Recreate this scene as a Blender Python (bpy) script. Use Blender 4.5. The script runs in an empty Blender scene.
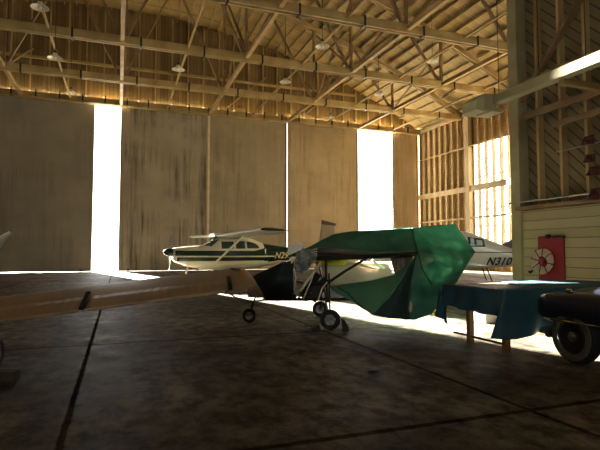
import bpy, bmesh, math, random
from mathutils import Vector, Matrix, noise as mnoise
random.seed(7)
PI = math.pi
S = bpy.context.scene
COL = S.collection

# ------------------------------------------------------------------ camera
EYE = 1.41
F = 493.0
YAW = math.radians(20.2)
PITCH = math.atan(27 / F)
cam_d = bpy.data.cameras.new('camera'); cam = bpy.data.objects.new('camera', cam_d); COL.objects.link(cam)
cam.location = (0, 0, EYE)
cam.rotation_euler = (PI / 2 + PITCH, 0, -YAW)
cam_d.sensor_width = 36; cam_d.lens = 36 * F / 600
cam_d.clip_end = 500; cam_d.clip_start = 0.05
S.camera = cam
HZ = 252.0
cY, sY = math.cos(YAW), math.sin(YAW)
def at(px, py, z):
    """world point at horizontal depth z (metres ahead) that lies at a bearing/height"""
    lat = (px - 300) / F * z
    return Vector((z * sY + lat * cY, z * cY - lat * sY, EYE - (py - HZ) / F * z))
def ground(px, py):
    p = at(px, py, F * EYE / (py - HZ)); p.z = 0
    return p

# ------------------------------------------------------------------ materials
def mat(name, c1, c2=None, rough=0.7, scale=3.0, stretch=(1, 1, 1), detail=6, bump=0.0, bscale=None, metal=0.0, spec=0.4,
        coat=0.0, lo=0.35, hi=0.65, coord='Object'):
    m = bpy.data.materials.new(name); m.use_nodes = True
    nt = m.node_tree; N = nt.nodes; L = nt.links
    b = N['Principled BSDF']
    b.inputs['Roughness'].default_value = rough
    b.inputs['Metallic'].default_value = metal
    b.inputs['Specular IOR Level'].default_value = spec
    b.inputs['Coat Weight'].default_value = coat
    if c2 is None: c2 = tuple(x * 0.75 for x in c1)
    tc = N.new('ShaderNodeTexCoord'); mp = N.new('ShaderNodeMapping'); mp.inputs['Scale'].default_value = stretch
    L.new(tc.outputs[coord], mp.inputs['Vector'])
    nz = N.new('ShaderNodeTexNoise'); nz.inputs['Scale'].default_value = scale; nz.inputs['Detail'].default_value = detail
    L.new(mp.outputs[0], nz.inputs['Vector'])
    cr = N.new('ShaderNodeValToRGB')
    cr.color_ramp.elements[0].position = lo; cr.color_ramp.elements[0].color = (*c2, 1)
    cr.color_ramp.elements[1].position = hi; cr.color_ramp.elements[1].color = (*c1, 1)
    L.new(nz.outputs['Fac'], cr.inputs['Fac']); L.new(cr.outputs['Color'], b.inputs['Base Color'])
    if bump:
        n2 = N.new('ShaderNodeTexNoise'); n2.inputs['Scale'].default_value = bscale or scale * 4; n2.inputs['Detail'].default_value = 5
        L.new(mp.outputs[0], n2.inputs['Vector'])
        bp = N.new('ShaderNodeBump'); bp.inputs['Strength'].default_value = bump; bp.inputs['Distance'].default_value = 0.02
        L.new(n2.outputs['Fac'], bp.inputs['Height']); L.new(bp.outputs['Normal'], b.inputs['Normal'])
    return m

def math_node(nt, op, a, b=None, c=None):
    n = nt.nodes.new('ShaderNodeMath'); n.operation = op
    for i, v in enumerate((a, b, c)):
        if v is None: continue
        if isinstance(v, (int, float)): n.inputs[i].default_value = v
        else: nt.links.new(v, n.inputs[i])
    return n.outputs[0]

def mix_col(nt, fac, a, b):
    n = nt.nodes.new('ShaderNodeMix'); n.data_type = 'RGBA'
    for s, v in ((n.inputs[0], fac), (n.inputs[6], a), (n.inputs[7], b)):
        if isinstance(v, (int, float)): s.default_value = v
        elif isinstance(v, tuple): s.default_value = (*v, 1)
        else: nt.links.new(v, s)
    return n.outputs[2]

def noise_of(nt, vec, scale, detail=5, stretch=(1, 1, 1), rough=0.55):
    mp = nt.nodes.new('ShaderNodeMapping'); mp.inputs['Scale'].default_value = stretch
    nt.links.new(vec, mp.inputs['Vector'])
    n = nt.nodes.new('ShaderNodeTexNoise'); n.inputs['Scale'].default_value = scale; n.inputs['Detail'].default_value = detail
    n.inputs['Roughness'].default_value = rough
    nt.links.new(mp.outputs[0], n.inputs['Vector'])
    return n.outputs['Fac']

def ramp(nt, fac, p0, p1, c0=(0, 0, 0), c1=(1, 1, 1)):
    r = nt.nodes.new('ShaderNodeValToRGB')
    r.color_ramp.elements[0].position = p0; r.color_ramp.elements[0].color = (*c0, 1)
    r.color_ramp.elements[1].position = p1; r.color_ramp.elements[1].color = (*c1, 1)
    nt.links.new(fac, r.inputs['Fac'])
    return r.outputs['Color']

def floor_mat():
    m = bpy.data.materials.new('oil_stained_concrete'); m.use_nodes = True
    nt = m.node_tree; b = nt.nodes['Principled BSDF']
    tc = nt.nodes.new('ShaderNodeTexCoord'); P = tc.outputs['Object']
    base = ramp(nt, noise_of(nt, P, 0.55, 8), 0.38, 0.62, (0.060, 0.051, 0.038), (0.18, 0.157, 0.122))
    fine = ramp(nt, noise_of(nt, P, 4.0, 8, (1, .7, 1), rough=0.7), 0.40, 0.60, (0.30, 0.27, 0.24), (1.5, 1.45, 1.38))
    n = nt.nodes.new('ShaderNodeMix'); n.data_type = 'RGBA'; n.blend_type = 'MULTIPLY'; n.inputs[0].default_value = 1
    nt.links.new(base, n.inputs[6]); nt.links.new(fine, n.inputs[7])
    scuff = ramp(nt, noise_of(nt, P, 3.1, 9, (1, 2.0, 1), 0.75), 0.66, 0.74)
    col = mix_col(nt, math_node(nt, 'MULTIPLY', scuff, 0.6), n.outputs[2], (0.21, 0.18, 0.15))
    # joints between the slabs
    sx = nt.nodes.new('ShaderNodeSeparateXYZ'); nt.links.new(P, sx.inputs[0])
    wob = math_node(nt, 'MULTIPLY', math_node(nt, 'SUBTRACT', noise_of(nt, P, 7.0, 6), 0.5), 0.035)
    dx = math_node(nt, 'PINGPONG', math_node(nt, 'ADD', math_node(nt, 'ADD', sx.outputs['X'], 0.375 + 3.85 * 10), wob), 1.925)
    dy = math_node(nt, 'PINGPONG', math_node(nt, 'ADD', math_node(nt, 'ADD', sx.outputs['Y'], -3.5 + 4.7 * 10), wob), 2.35)
    jx = ramp(nt, dx, 0.024, 0.036, (1, 1, 1), (0, 0, 0))
    jy = ramp(nt, dy, 0.030, 0.045, (1, 1, 1), (0, 0, 0))
    j = math_node(nt, 'MAXIMUM', jx, jy)
    col = mix_col(nt, math_node(nt, 'MULTIPLY', j, 0.72), col, (0.012, 0.010, 0.008))
    nt.links.new(col, b.inputs['Base Color'])
    r = math_node(nt, 'ADD', math_node(nt, 'MULTIPLY', noise_of(nt, P, 2.2, 7), 0.35), 0.42)
    nt.links.new(r, b.inputs['Roughness'])
    nt.links.new(math_node(nt, 'MULTIPLY', math_node(nt, 'SUBTRACT', 1.0, j), 0.05), b.inputs['Specular IOR Level'])
    bp = nt.nodes.new('ShaderNodeBump'); bp.inputs['Strength'].default_value = 0.35; bp.inputs['Distance'].default_value = 0.02
    h = noise_of(nt, P, 6, 9, rough=0.7)
    nt.links.new(h, bp.inputs['Height']); nt.links.new(bp.outputs['Normal'], b.inputs['Normal'])
    return m

def door_mat(name, seed, base1, base2, stain):
    m = bpy.data.materials.new(name); m.use_nodes = True
    nt = m.node_tree; b = nt.nodes['Principled BSDF']; b.inputs['Roughness'].default_value = 0.62
    b.inputs['Specular IOR Level'].default_value = 0.3
    tc = nt.nodes.new('ShaderNodeTexCoord')
    mp = nt.nodes.new('ShaderNodeMapping'); mp.inputs['Location'].default_value = (seed * 13.7, seed * 3.1, seed * 5.3)
    nt.links.new(tc.outputs['Object'], mp.inputs['Vector']); P = mp.outputs[0]
    base = ramp(nt, noise_of(nt, P, 0.45, 6), 0.3, 0.7, base2, base1)
    streak = ramp(nt, noise_of(nt, P, 1.5, 7, (1.9, 1, 0.10), 0.65), 0.46, 0.62)
    area = ramp(nt, noise_of(nt, P, 0.28, 3), 0.40, 0.60)
    col = mix_col(nt, math_node(nt, 'MULTIPLY', math_node(nt, 'MULTIPLY', streak, area), 0.9 if seed == 2 else 0.55), base, stain)
    # sheet joints
    sx = nt.nodes.new('ShaderNodeSeparateXYZ'); nt.links.new(tc.outputs['Object'], sx.inputs[0])
    dz = math_node(nt, 'PINGPONG', math_node(nt, 'ADD', sx.outputs['Z'], 20.0), 0.61)
    jz = ramp(nt, dz, 0.012, 0.03, (1, 1, 1), (0, 0, 0))
    col = mix_col(nt, math_node(nt, 'MULTIPLY', jz, 0.09), col, (0.05, 0.035, 0.02))
    nt.links.new(col, b.inputs['Base Color'])
    return m

def planks_mat(name, c1, c2, axis, width, rough=0.75, gap=0.02, diag=0.0):
    """boards side by side along one axis, with grain and dark gaps"""
    m = bpy.data.materials.new(name); m.use_nodes = True
    nt = m.node_tree; b = nt.nodes['Principled BSDF']; b.inputs['Roughness'].default_value = rough
    b.inputs['Specular IOR Level'].default_value = 0.25
    tc = nt.nodes.new('ShaderNodeTexCoord'); P = tc.outputs['Object']
    sx = nt.nodes.new('ShaderNodeSeparateXYZ'); nt.links.new(P, sx.inputs[0])
    c = sx.outputs[axis]
    if diag:
        c = math_node(nt, 'ADD', math_node(nt, 'MULTIPLY', sx.outputs['Z'], 0.707), math_node(nt, 'MULTIPLY', sx.outputs['Y'], 0.707 * diag))
    c = math_node(nt, 'ADD', math_node(nt, 'DIVIDE', c, width), 400.0)
    idx = math_node(nt, 'FLOOR', c); fr = math_node(nt, 'FRACT', c)
    wn = nt.nodes.new('ShaderNodeTexWhiteNoise'); wn.noise_dimensions = '1D'; nt.links.new(idx, wn.inputs['W'])
    g = noise_of(nt, P, 2.0, 6)
    f = math_node(nt, 'ADD', math_node(nt, 'MULTIPLY', wn.outputs['Value'], 0.55), math_node(nt, 'MULTIPLY', g, 0.45))
    col = ramp(nt, f, 0.2, 0.8, c2, c1)
    edge = ramp(nt, math_node(nt, 'PINGPONG', fr, 0.5), gap, gap * 2.2, (1, 1, 1), (0, 0, 0))
    col = mix_col(nt, math_node(nt, 'MULTIPLY', edge, 0.85), col, tuple(x * 0.15 for x in c2))
    nt.links.new(col, b.inputs['Base Color'])
    bp = nt.nodes.new('ShaderNodeBump'); bp.inputs['Strength'].default_value = 0.5; bp.inputs['Distance'].default_value = 0.02
    nt.links.new(math_node(nt, 'SUBTRACT', 1.0, edge), bp.inputs['Height']); nt.links.new(bp.outputs['Normal'], b.inputs['Normal'])
    return m

def cloth_mat(name, c1, c2, trans, tcol, scale=2.0, rough=0.55, weave=True):
    m = mat(name, c1, c2, rough=rough, scale=scale, bump=0.7, bscale=4.5)
    nt = m.node_tree; b = nt.nodes['Principled BSDF']; out = nt.nodes['Material Output']
    t = nt.nodes.new('ShaderNodeBsdfTranslucent'); t.inputs['Color'].default_value = (*tcol, 1)
    mx = nt.nodes.new('ShaderNodeMixShader'); mx.inputs[0].default_value = trans
    nt.links.new(b.outputs[0], mx.inputs[1]); nt.links.new(t.outputs[0], mx.inputs[2]); nt.links.new(mx.outputs[0], out.inputs['Surface'])
    return m

def glass_mat(name, tint=(0.95, 0.97, 0.95), gloss=0.08):
    m = bpy.data.materials.new(name); m.use_nodes = True
    nt = m.node_tree; nt.nodes.remove(nt.nodes['Principled BSDF']); out = nt.nodes['Material Output']
    t = nt.nodes.new('ShaderNodeBsdfTransparent'); t.inputs[0].default_value = (*tint, 1)
    g = nt.nodes.new('ShaderNodeBsdfGlossy'); g.inputs['Roughness'].default_value = 0.08
    nz = nt.nodes.new('ShaderNodeTexNoise'); nz.inputs['Scale'].default_value = 3
    f = math_node(nt, 'ADD', math_node(nt, 'MULTIPLY', nz.outputs['Fac'], gloss), gloss * 0.5)
    mx = nt.nodes.new('ShaderNodeMixShader'); nt.links.new(f, mx.inputs[0])
    nt.links.new(t.outputs[0], mx.inputs[1]); nt.links.new(g.outputs[0], mx.inputs[2]); nt.links.new(mx.outputs[0], out.inputs['Surface'])
    return m

M = {}
M['floor'] = floor_mat()
M['timber'] = mat('roof_timber', (0.45, 0.33, 0.15), (0.30, 0.21, 0.085), 0.7, 1.2, (1, 1, 1), 6, 0.2, 12)
M['timber_dark'] = mat('aged_timber', (0.27, 0.175, 0.08), (0.16, 0.10, 0.045), 0.75, 1.2, (1, 1, 1), 6, 0.2, 12)
M['stud'] = mat('pine_stud', (0.50, 0.35, 0.16), (0.36, 0.24, 0.10), 0.7, 1.5, (1, 1, 0.3), 6, 0.2, 10)
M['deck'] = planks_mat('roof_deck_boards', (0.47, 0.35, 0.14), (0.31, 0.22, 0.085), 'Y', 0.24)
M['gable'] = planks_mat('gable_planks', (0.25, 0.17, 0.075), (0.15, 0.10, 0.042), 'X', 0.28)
M['sheath'] = planks_mat('pine_sheathing', (0.62, 0.45, 0.20), (0.48, 0.33, 0.14), 'Z', 0.24)
M['diag'] = planks_mat('diagonal_sheathing', (0.27, 0.22, 0.12), (0.17, 0.135, 0.07), 'Z', 0.19, diag=-1.0, gap=0.04)
M['shiplap'] = planks_mat('painted_shiplap', (0.41, 0.365, 0.205), (0.36, 0.315, 0.17), 'Z', 0.215, rough=0.55, gap=0.018)
M['plainwall'] = planks_mat('board_wall', (0.26, 0.19, 0.10), (0.18, 0.125, 0.06), 'Z', 0.3)
M['greenish_post'] = mat('painted_post', (0.36, 0.31, 0.17), (0.28, 0.235, 0.12), 0.6, 2)
M['steel'] = mat('galvanised_steel', (0.45, 0.43, 0.38), (0.3, 0.28, 0.24), 0.4, 4, metal=0.8)
M['dark_steel'] = mat('dark_steel', (0.035, 0.031, 0.028), (0.02, 0.018, 0.015), 0.45, 4, metal=0.5)
M['enamel'] = mat('white_enamel', (0.62, 0.58, 0.46), (0.52, 0.48, 0.36), 0.35, 3)
M['tyre'] = mat('tyre_rubber', (0.020, 0.019, 0.018), (0.012, 0.012, 0.012), 0.75, 8)
M['hub'] = mat('alloy_hub', (0.6, 0.58, 0.52), (0.45, 0.42, 0.38), 0.35, 5, metal=0.6)
M['hub_grey'] = mat('dull_alloy_hub', (0.40, 0.38, 0.34), (0.12, 0.115, 0.10), 0.45, 14, metal=0.3)
M['cream'] = mat('cream_aircraft_paint', (0.78, 0.74, 0.58), (0.70, 0.66, 0.50), 0.28, 2, coat=0.3)
M['white'] = mat('white_aircraft_paint', (0.80, 0.78, 0.72), (0.72, 0.70, 0.63), 0.28, 2, coat=0.3)
M['green_paint'] = mat('dark_green_aircraft_paint', (0.012, 0.035, 0.022), (0.008, 0.024, 0.015), 0.25, 2, coat=0.3)
M['gold'] = mat('gold_letter_paint', (0.75, 0.60, 0.32), (0.66, 0.52, 0.26), 0.4, 3)
M['black'] = mat('black_letter_paint', (0.012, 0.012, 0.014), (0.009, 0.009, 0.01), 0.4, 3)
M['brown_trim_shade'] = mat('dark_brown_trim_and_fin_shade', (0.05, 0.025, 0.018), (0.035, 0.018, 0.012), 0.35, 3)
M['fin_shade_tan'] = mat('shaded_cream_fin', (0.23, 0.18, 0.11), (0.19, 0.15, 0.09), 0.55, 2)  # shade on the cream fin is put into this darker tan
M['window'] = mat('cabin_glass', (0.055, 0.085, 0.07), (0.03, 0.05, 0.04), 0.08, 1.5, spec=0.6)
M['window_pale'] = mat('painted_daylight_cabin_glass', (0.55, 0.66, 0.70), (0.45, 0.55, 0.58), 0.08, 1.5, spec=0.6)  # pale base colour stands for daylight seen through the cabin
M['wing_shade_tan'] = mat('tan_and_warm_shade_skin', (0.36, 0.25, 0.15), (0.29, 0.195, 0.115), 0.5, 2.5)  # warm bounce and shade put into the colour of a white wing
M['prop'] = mat('polished_propeller', (0.8, 0.78, 0.72), (0.7, 0.68, 0.62), 0.3, 4, metal=0.3)
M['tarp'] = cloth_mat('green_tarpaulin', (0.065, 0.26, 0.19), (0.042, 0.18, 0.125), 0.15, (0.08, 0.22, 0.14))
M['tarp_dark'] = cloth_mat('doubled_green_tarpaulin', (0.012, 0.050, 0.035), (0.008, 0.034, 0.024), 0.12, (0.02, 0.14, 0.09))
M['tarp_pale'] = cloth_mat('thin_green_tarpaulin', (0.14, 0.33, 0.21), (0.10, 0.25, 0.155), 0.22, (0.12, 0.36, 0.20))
M['seam'] = mat('tarpaulin_seam', (0.008, 0.03, 0.022), None, 0.6, 8)
M['blue'] = cloth_mat('blue_tarpaulin', (0.038, 0.125, 0.16), (0.025, 0.085, 0.115), 0.12, (0.03, 0.16, 0.22))
M['pod'] = cloth_mat('black_green_cover', (0.010, 0.018, 0.016), (0.006, 0.011, 0.010), 0.04, (0.01, 0.03, 0.02))
M['brown_wing'] = cloth_mat('dark_brown_sailcloth', (0.040, 0.020, 0.018), (0.025, 0.013, 0.012), 0.06, (0.08, 0.03, 0.02))
M['yellow'] = cloth_mat('yellow_sailcloth', (0.62, 0.50, 0.05), (0.50, 0.40, 0.04), 0.3, (0.8, 0.65, 0.08))
M['pale_sail'] = cloth_mat('pale_pink_sailcloth', (0.62, 0.52, 0.44), (0.5, 0.36, 0.30), 0.3, (0.7, 0.6, 0.5))
M['white_cloth'] = cloth_mat('white_rag', (0.92, 0.92, 0.90), (0.82, 0.82, 0.80), 0.7, (0.8, 0.8, 0.8), 9)
M['grey_cloth'] = cloth_mat('grey_rag', (0.42, 0.44, 0.44), (0.10, 0.12, 0.12), 0.2, (0.4, 0.42, 0.42), 11)
M['plaid'] = planks_mat('brown_striped_cloth', (0.30, 0.25, 0.19), (0.10, 0.075, 0.06), 'X', 0.05)
M['pale_tube'] = mat('bare_alloy_tube', (0.62, 0.55, 0.38), (0.5, 0.43, 0.28), 0.4, 6, metal=0.3)
M['seat'] = mat('black_vinyl', (0.018, 0.017, 0.016), (0.010, 0.010, 0.010), 0.5, 6)
M['wood_leg'] = mat('red_brown_table_wood', (0.26, 0.115, 0.04), (0.17, 0.07, 0.025), 0.55, 3, (3, 3, 0.4))
M['tabletop'] = mat('tan_tabletop', (0.27, 0.17, 0.085), (0.20, 0.12, 0.06), 0.55, 3)
M['chock'] = mat('weathered_chock_wood', (0.05, 0.036, 0.022), (0.03, 0.022, 0.014), 0.8, 5)
M['car'] = mat('dark_blue_car_paint', (0.009, 0.011, 0.026), (0.007, 0.009, 0.020), 0.35, 2, coat=0.15)
M['chrome'] = mat('dull_chrome', (0.62, 0.60, 0.56), (0.5, 0.48, 0.44), 0.2, 4, metal=0.95)
M['whitewall'] = mat('worn_whitewall', (0.10, 0.085, 0.06), (0.065, 0.055, 0.04), 0.7, 6)
M['car_glass'] = mat('car_glass', (0.03, 0.035, 0.04), (0.02, 0.024, 0.028), 0.06, 2, spec=0.6)
M['red'] = mat('red_painted_board', (0.25, 0.010, 0.014), (0.20, 0.008, 0.011), 0.5, 4)
M['hose'] = mat('canvas_fire_hose', (0.58, 0.47, 0.36), (0.42, 0.32, 0.25), 0.75, 9)
M['red_cloth'] = cloth_mat('faded_red_bunting', (0.085, 0.014, 0.012), (0.05, 0.009, 0.008), 0.1, (0.3, 0.03, 0.03))
M['yellow_steel'] = mat('yellow_painted_steel', (0.55, 0.40, 0.05), (0.42, 0.29, 0.035), 0.5, 4)
M['fluor'] = mat('beam_paint', (0.50, 0.45, 0.27), (0.42, 0.375, 0.21), 0.5, 2)
M['apron'] = mat('sunlit_apron_concrete', (0.55, 0.53, 0.48), (0.46, 0.44, 0.40), 0.8, 0.5)
M['leaf'] = mat('hedge_leaves', (0.20, 0.26, 0.06), (0.10, 0.14, 0.03), 0.7, 2)
M['glass'] = glass_mat('window_pane')
M['pale_box'] = mat('pale_blue_lit_tarp', (0.50, 0.58, 0.58), (0.42, 0.5, 0.5), 0.5, 3)  # pale tone for the lit bottom of the blue tarp
for i, (b1, b2, st) in enumerate([((0.275, 0.240, 0.190), (0.205, 0.178, 0.138), (0.13, 0.102, 0.068)),
                                  ((0.35, 0.295, 0.21), (0.235, 0.20, 0.145), (0.055, 0.046, 0.035)),
                                  ((0.33, 0.27, 0.175), (0.235, 0.19, 0.122), (0.15, 0.108, 0.062)),
                                  ((0.38, 0.295, 0.18), (0.28, 0.212, 0.128), (0.14, 0.10, 0.06))]):
    M['door%d' % i] = door_mat('weathered_door_panel', i + 1, b1, b2, st)

# ------------------------------------------------------------------ mesh helpers
class MB:
    def __init__(self): self.bm = bmesh.new()
    def box(self, c, s, rot=None, mi=0):
        g = bmesh.ops.create_cube(self.bm, size=1)
        mt = Matrix.Translation(Vector(c)) @ (rot.to_4x4() if rot else Matrix()) @ Matrix.Diagonal((*s, 1))
        bmesh.ops.transform(self.bm, matrix=mt, verts=g['verts'])
        if mi:
            for f in {f for v in g['verts'] for f in v.link_faces}: f.material_index = mi
        return self
    def bar(self, a, b, w, h, up=(0, 0, 1)):
        a, b = Vector(a), Vector(b); d = b - a; L = d.length
        x = d.normalized(); u = Vector(up)
        if abs(x.dot(u)) > 0.98: u = Vector((0, 1, 0))
        y = u.cross(x).normalized(); z = x.cross(y)
        R = Matrix((x, y, z)).transposed()
        return self.box((a + b) / 2, (L, w, h), R)
    def tube(self, pts, r, n=10, closed=False, rs=None):
        pts = [Vector(p) for p in pts]; rings = []
        K = len(pts)
        for i, p in enumerate(pts):
            if closed: d = pts[(i + 1) % K] - pts[i - 1]
            else: d = (pts[min(i + 1, K - 1)] - pts[max(i - 1, 0)])
            d.normalize()
            u = Vector((0, 0, 1)) if abs(d.z) < 0.95 else Vector((1, 0, 0))
            a = d.cross(u).normalized(); b = d.cross(a)
            rr = rs[i] if rs else r
            rings.append([self.bm.verts.new(p + a * rr * math.cos(2 * PI * k / n) + b * rr * math.sin(2 * PI * k / n)) for k in range(n)])
        for i in range(K if closed else K - 1):
            A, B = rings[i], rings[(i + 1) % K]
            for k in range(n): self.bm.faces.new((A[k], A[(k + 1) % n], B[(k + 1) % n], B[k]))
        if not closed:
            self.bm.faces.new(rings[0][::-1]); self.bm.faces.new(rings[-1])
        return self
    def lathe(self, prof, n=32, mt=None, mi=0, closed=False):
        """profile of (radius, z) about local z"""
        mt = mt or Matrix(); rings = []
        for r, z in prof:
            if r < 1e-5: rings.append([self.bm.verts.new(mt @ Vector((0, 0, z)))])
            else: rings.append([self.bm.verts.new(mt @ Vector((r * math.cos(2 * PI * k / n), r * math.sin(2 * PI * k / n), z))) for k in range(n)])
        prs = list(zip(rings, rings[1:]))
        if closed: prs.append((rings[-1], rings[0]))
        for A, B in prs:
            for k in range(n):
                a0, a1 = A[k % len(A)], A[(k + 1) % len(A)]; b0, b1 = B[k % len(B)], B[(k + 1) % len(B)]
                vs = []
                for v in (a0, a1, b1, b0):
                    if v not in vs: vs.append(v)
                if len(vs) > 2:
                    f = self.bm.faces.new(vs); f.material_index = mi
        return self
    def grid(self, P, mi=0, close_u=False):
        """P[i][j] points"""
        V = [[self.bm.verts.new(p) for p in row] for row in P]
        n = len(V)
        for i in range(n if close_u else n - 1):
            A, B = V[i], V[(i + 1) % n]
            for j in range(len(A) - 1):
                f = self.bm.faces.new((A[j], A[j + 1], B[j + 1], B[j])); f.material_index = mi
        return V
    def hull(self, pts):
        vs = [self.bm.verts.new(p) for p in pts]
        r = bmesh.ops.convex_hull(self.bm, input=vs)
        return self
    def build(self, name, m, parent=None, loc=None, bevel=0, smooth=False, solid=0, sub=0):
        bm = self.bm
        bmesh.ops.remove_doubles(bm, verts=bm.verts, dist=1e-5)
        bmesh.ops.recalc_face_normals(bm, faces=bm.faces)
        me = bpy.data.meshes.new(name); bm.to_mesh(me); bm.free()
        for mm in (m if isinstance(m, (list, tuple)) else [m]): me.materials.append(mm)
        o = bpy.data.objects.new(name, me); COL.objects.link(o)
        if parent: o.parent = parent
        if loc: o.location = loc
        if smooth:
            for p in me.polygons: p.use_smooth = True
            if smooth != 'full':
                try: me.set_sharp_from_angle(angle=math.radians(40))
                except Exception: pass
        if solid:
            md = o.modifiers.new('thickness', 'SOLIDIFY'); md.thickness = solid; md.offset = 0
        if sub:
            md = o.modifiers.new('sub', 'SUBSURF'); md.levels = sub; md.render_levels = sub
        if bevel:
            md = o.modifiers.new('bevel', 'BEVEL'); md.width = bevel; md.segments = 2; md.limit_method = 'ANGLE'
        return o

def tag(o, label=None, cat=None, group=None, kind=None):
    if label: o['label'] = label
    if cat: o['category'] = cat
    if group: o['group'] = group
    if kind: o['kind'] = kind
    return o
def empty(name, loc=(0, 0, 0), rz=0, **k):
    o = bpy.data.objects.new(name, None); COL.objects.link(o); o.location = loc; o.rotation_euler = (0, 0, rz)
    o.empty_display_size = 0.2
    tag(o, **k)
    return o
def struct(o, label=None, cat=None):
    return tag(o, label, cat, None, 'structure')

def polyline_at(pts, t):
    pts = [Vector(p) for p in pts]
    L = [0]
    for a, b in zip(pts, pts[1:]): L.append(L[-1] + (b - a).length)
    d = t * L[-1]
    for i in range(len(pts) - 1):
        if d <= L[i + 1] or i == len(pts) - 2:
            s = (d - L[i]) / max(1e-9, L[i + 1] - L[i])
            return pts[i].lerp(pts[i + 1], min(1, max(0, s)))
def coons(top, right, bottom, left, nu=28, nv=20, amp=0.0, freq=2.0, dirv=(0, -1, 0), edge=0.15, seed=0.0, folds=None):
    """top and bottom run left to right, left and right run top to bottom"""
    dirv = Vector(dirv).normalized()
    c00, c10, c01, c11 = Vector(top[0]), Vector(top[-1]), Vector(bottom[0]), Vector(bottom[-1])
    R = []
    for i in range(nu + 1):
        u = i / nu; row = []
        for j in range(nv + 1):
            v = j / nv
            p = (1 - v) * polyline_at(top, u) + v * polyline_at(bottom, u) + (1 - u) * polyline_at(left, v) + u * polyline_at(right, v) \
                - ((1 - u) * (1 - v) * c00 + u * (1 - v) * c10 + (1 - u) * v * c01 + u * v * c11)
            if amp:
                w = min(1, edge + 4 * min(u, 1 - u, v, 1 - v))
                p = p + dirv * amp * w * (mnoise.noise(Vector((p.x * freq + seed, p.y * freq, p.z * freq * 0.7))) + 0.5 * mnoise.noise(p * freq * 2.7))
            if folds: p = p + folds(u, v)
            row.append(p)
        R.append(row)
    return R

# ================================================================== SETTING
D = 38.6            # door line
XR = 25.9           # right wall
XL = -26.0
YB = -22.0          # wall behind the camera
CH = 12.2           # height of the truss bottom chord
RISE = 7.0
def roof_z(x): return CH + RISE * (1 - (x / 26.0) ** 2)

b = MB(); b.box(((XL + XR) / 2, (YB + D) / 2 + 0.1, -0.1), (XR - XL + 0.6, D - YB + 0.8, 0.2))
struct(b.build('floor', M['floor']), 'dark oil stained concrete hangar floor cut by slab joints', 'floor')
b = MB(); b.box((0, D + 80, -0.12), (400, 159, 0.2)); b.box((0, YB - 60, -0.12), (400, 119, 0.2)); b.box((XR + 90, -10, -0.12), (179, 97, 0.2))
tag(b.build('apron_ground', M['apron']), 'pale sunlit concrete apron outside the hangar doors', 'ground', None, 'structure')

# ceiling deck (curved) with purlins as parts
deck = MB(); P = []
for i in range(53):
    x = -26.2 + 52.4 * i / 52
    P.append([Vector((x, YB - 0.2, roof_z(x) + 0.62)), Vector((x, D + 0.4, roof_z(x) + 0.62))])
deck.grid(P)
ceiling = struct(deck.build('ceiling', M['deck'], solid=0.08), 'curved timber board roof deck of the hangar', 'ceiling')
proto = None
for i in range(-32, 33):
    x = i * 0.8
    if proto is None:
        mb = MB(); mb.box((0, (YB + D) / 2, 0), (0.07, D - YB + 0.2, 0.26)); proto = mb.build('purlin', M['timber'], ceiling); o = proto
    else:
        o = proto.copy(); COL.objects.link(o); o.parent = ceiling
    o.location = (x, 0, roof_z(x) + 0.45); o.rotation_euler = (0, math.atan(RISE * 2 * x / 676), 0)

# door wall: gable above the doors
gb = MB(); P = []
for i in range(53):
    x = -26 + 52 * i / 52
    P.append([Vector((x, D + 0.25, CH + 0.57)), Vector((x, D + 0.25, roof_z(x) + 0.62))])
gb.grid(P)
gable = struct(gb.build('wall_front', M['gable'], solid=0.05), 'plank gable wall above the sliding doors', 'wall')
for i in range(-20, 21):
    x = i * 1.22
    b = MB(); b.box((x, D + 0.12, (CH + 0.6 + roof_z(x) + 0.5) / 2), (0.09, 0.18, roof_z(x) - CH - 0.1)); b.build('stud', M['timber'], gable)
for z in (15.2, 17.4):
    half = 26 * math.sqrt(max(0, 1 - (z - CH) / RISE)) - 0.3
    b = MB(); b.box((0, D - 0.03, z), (2 * half, 0.12, 0.2)); b.build('girt', M['timber'], gable)
for x in (-14.5, -7.5, 9.6, 16.2):
    b = MB(); b.bar((x - 1.6, D - 0.05, CH + 0.8), (x + 1.6, D - 0.05, CH + 3.6), 0.08, 0.16, (0, 1, 0)); b.build('brace', M['timber'], gable)

hd = MB(); hd.box((0, D - 0.42, CH + 0.14), (51.8, 0.22, 0.5)); hd.box((0, D - 0.62, CH - 0.05), (51.8, 0.2, 0.07))
head = struct(hd.build('trim_1', M['timber'], bevel=0.01), 'long timber door header and track beam across the hangar front', 'trim')
proto = None
for i in range(-13, 18):
    x = i * 1.5 + 0.4
    if proto is None:
        mb = MB(); mb.box((0, 0, 0), (0.10, 0.10, 0.62)); mb.box((0, 0, -0.28), (0.2, 0.12, 0.08)); proto = mb.build('hanger_bracket', M['dark_steel'], head); o = proto
    else: o = proto.copy(); COL.objects.link(o); o.parent = head
    o.location = (x, D - 0.58, CH + 0.22)

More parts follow.
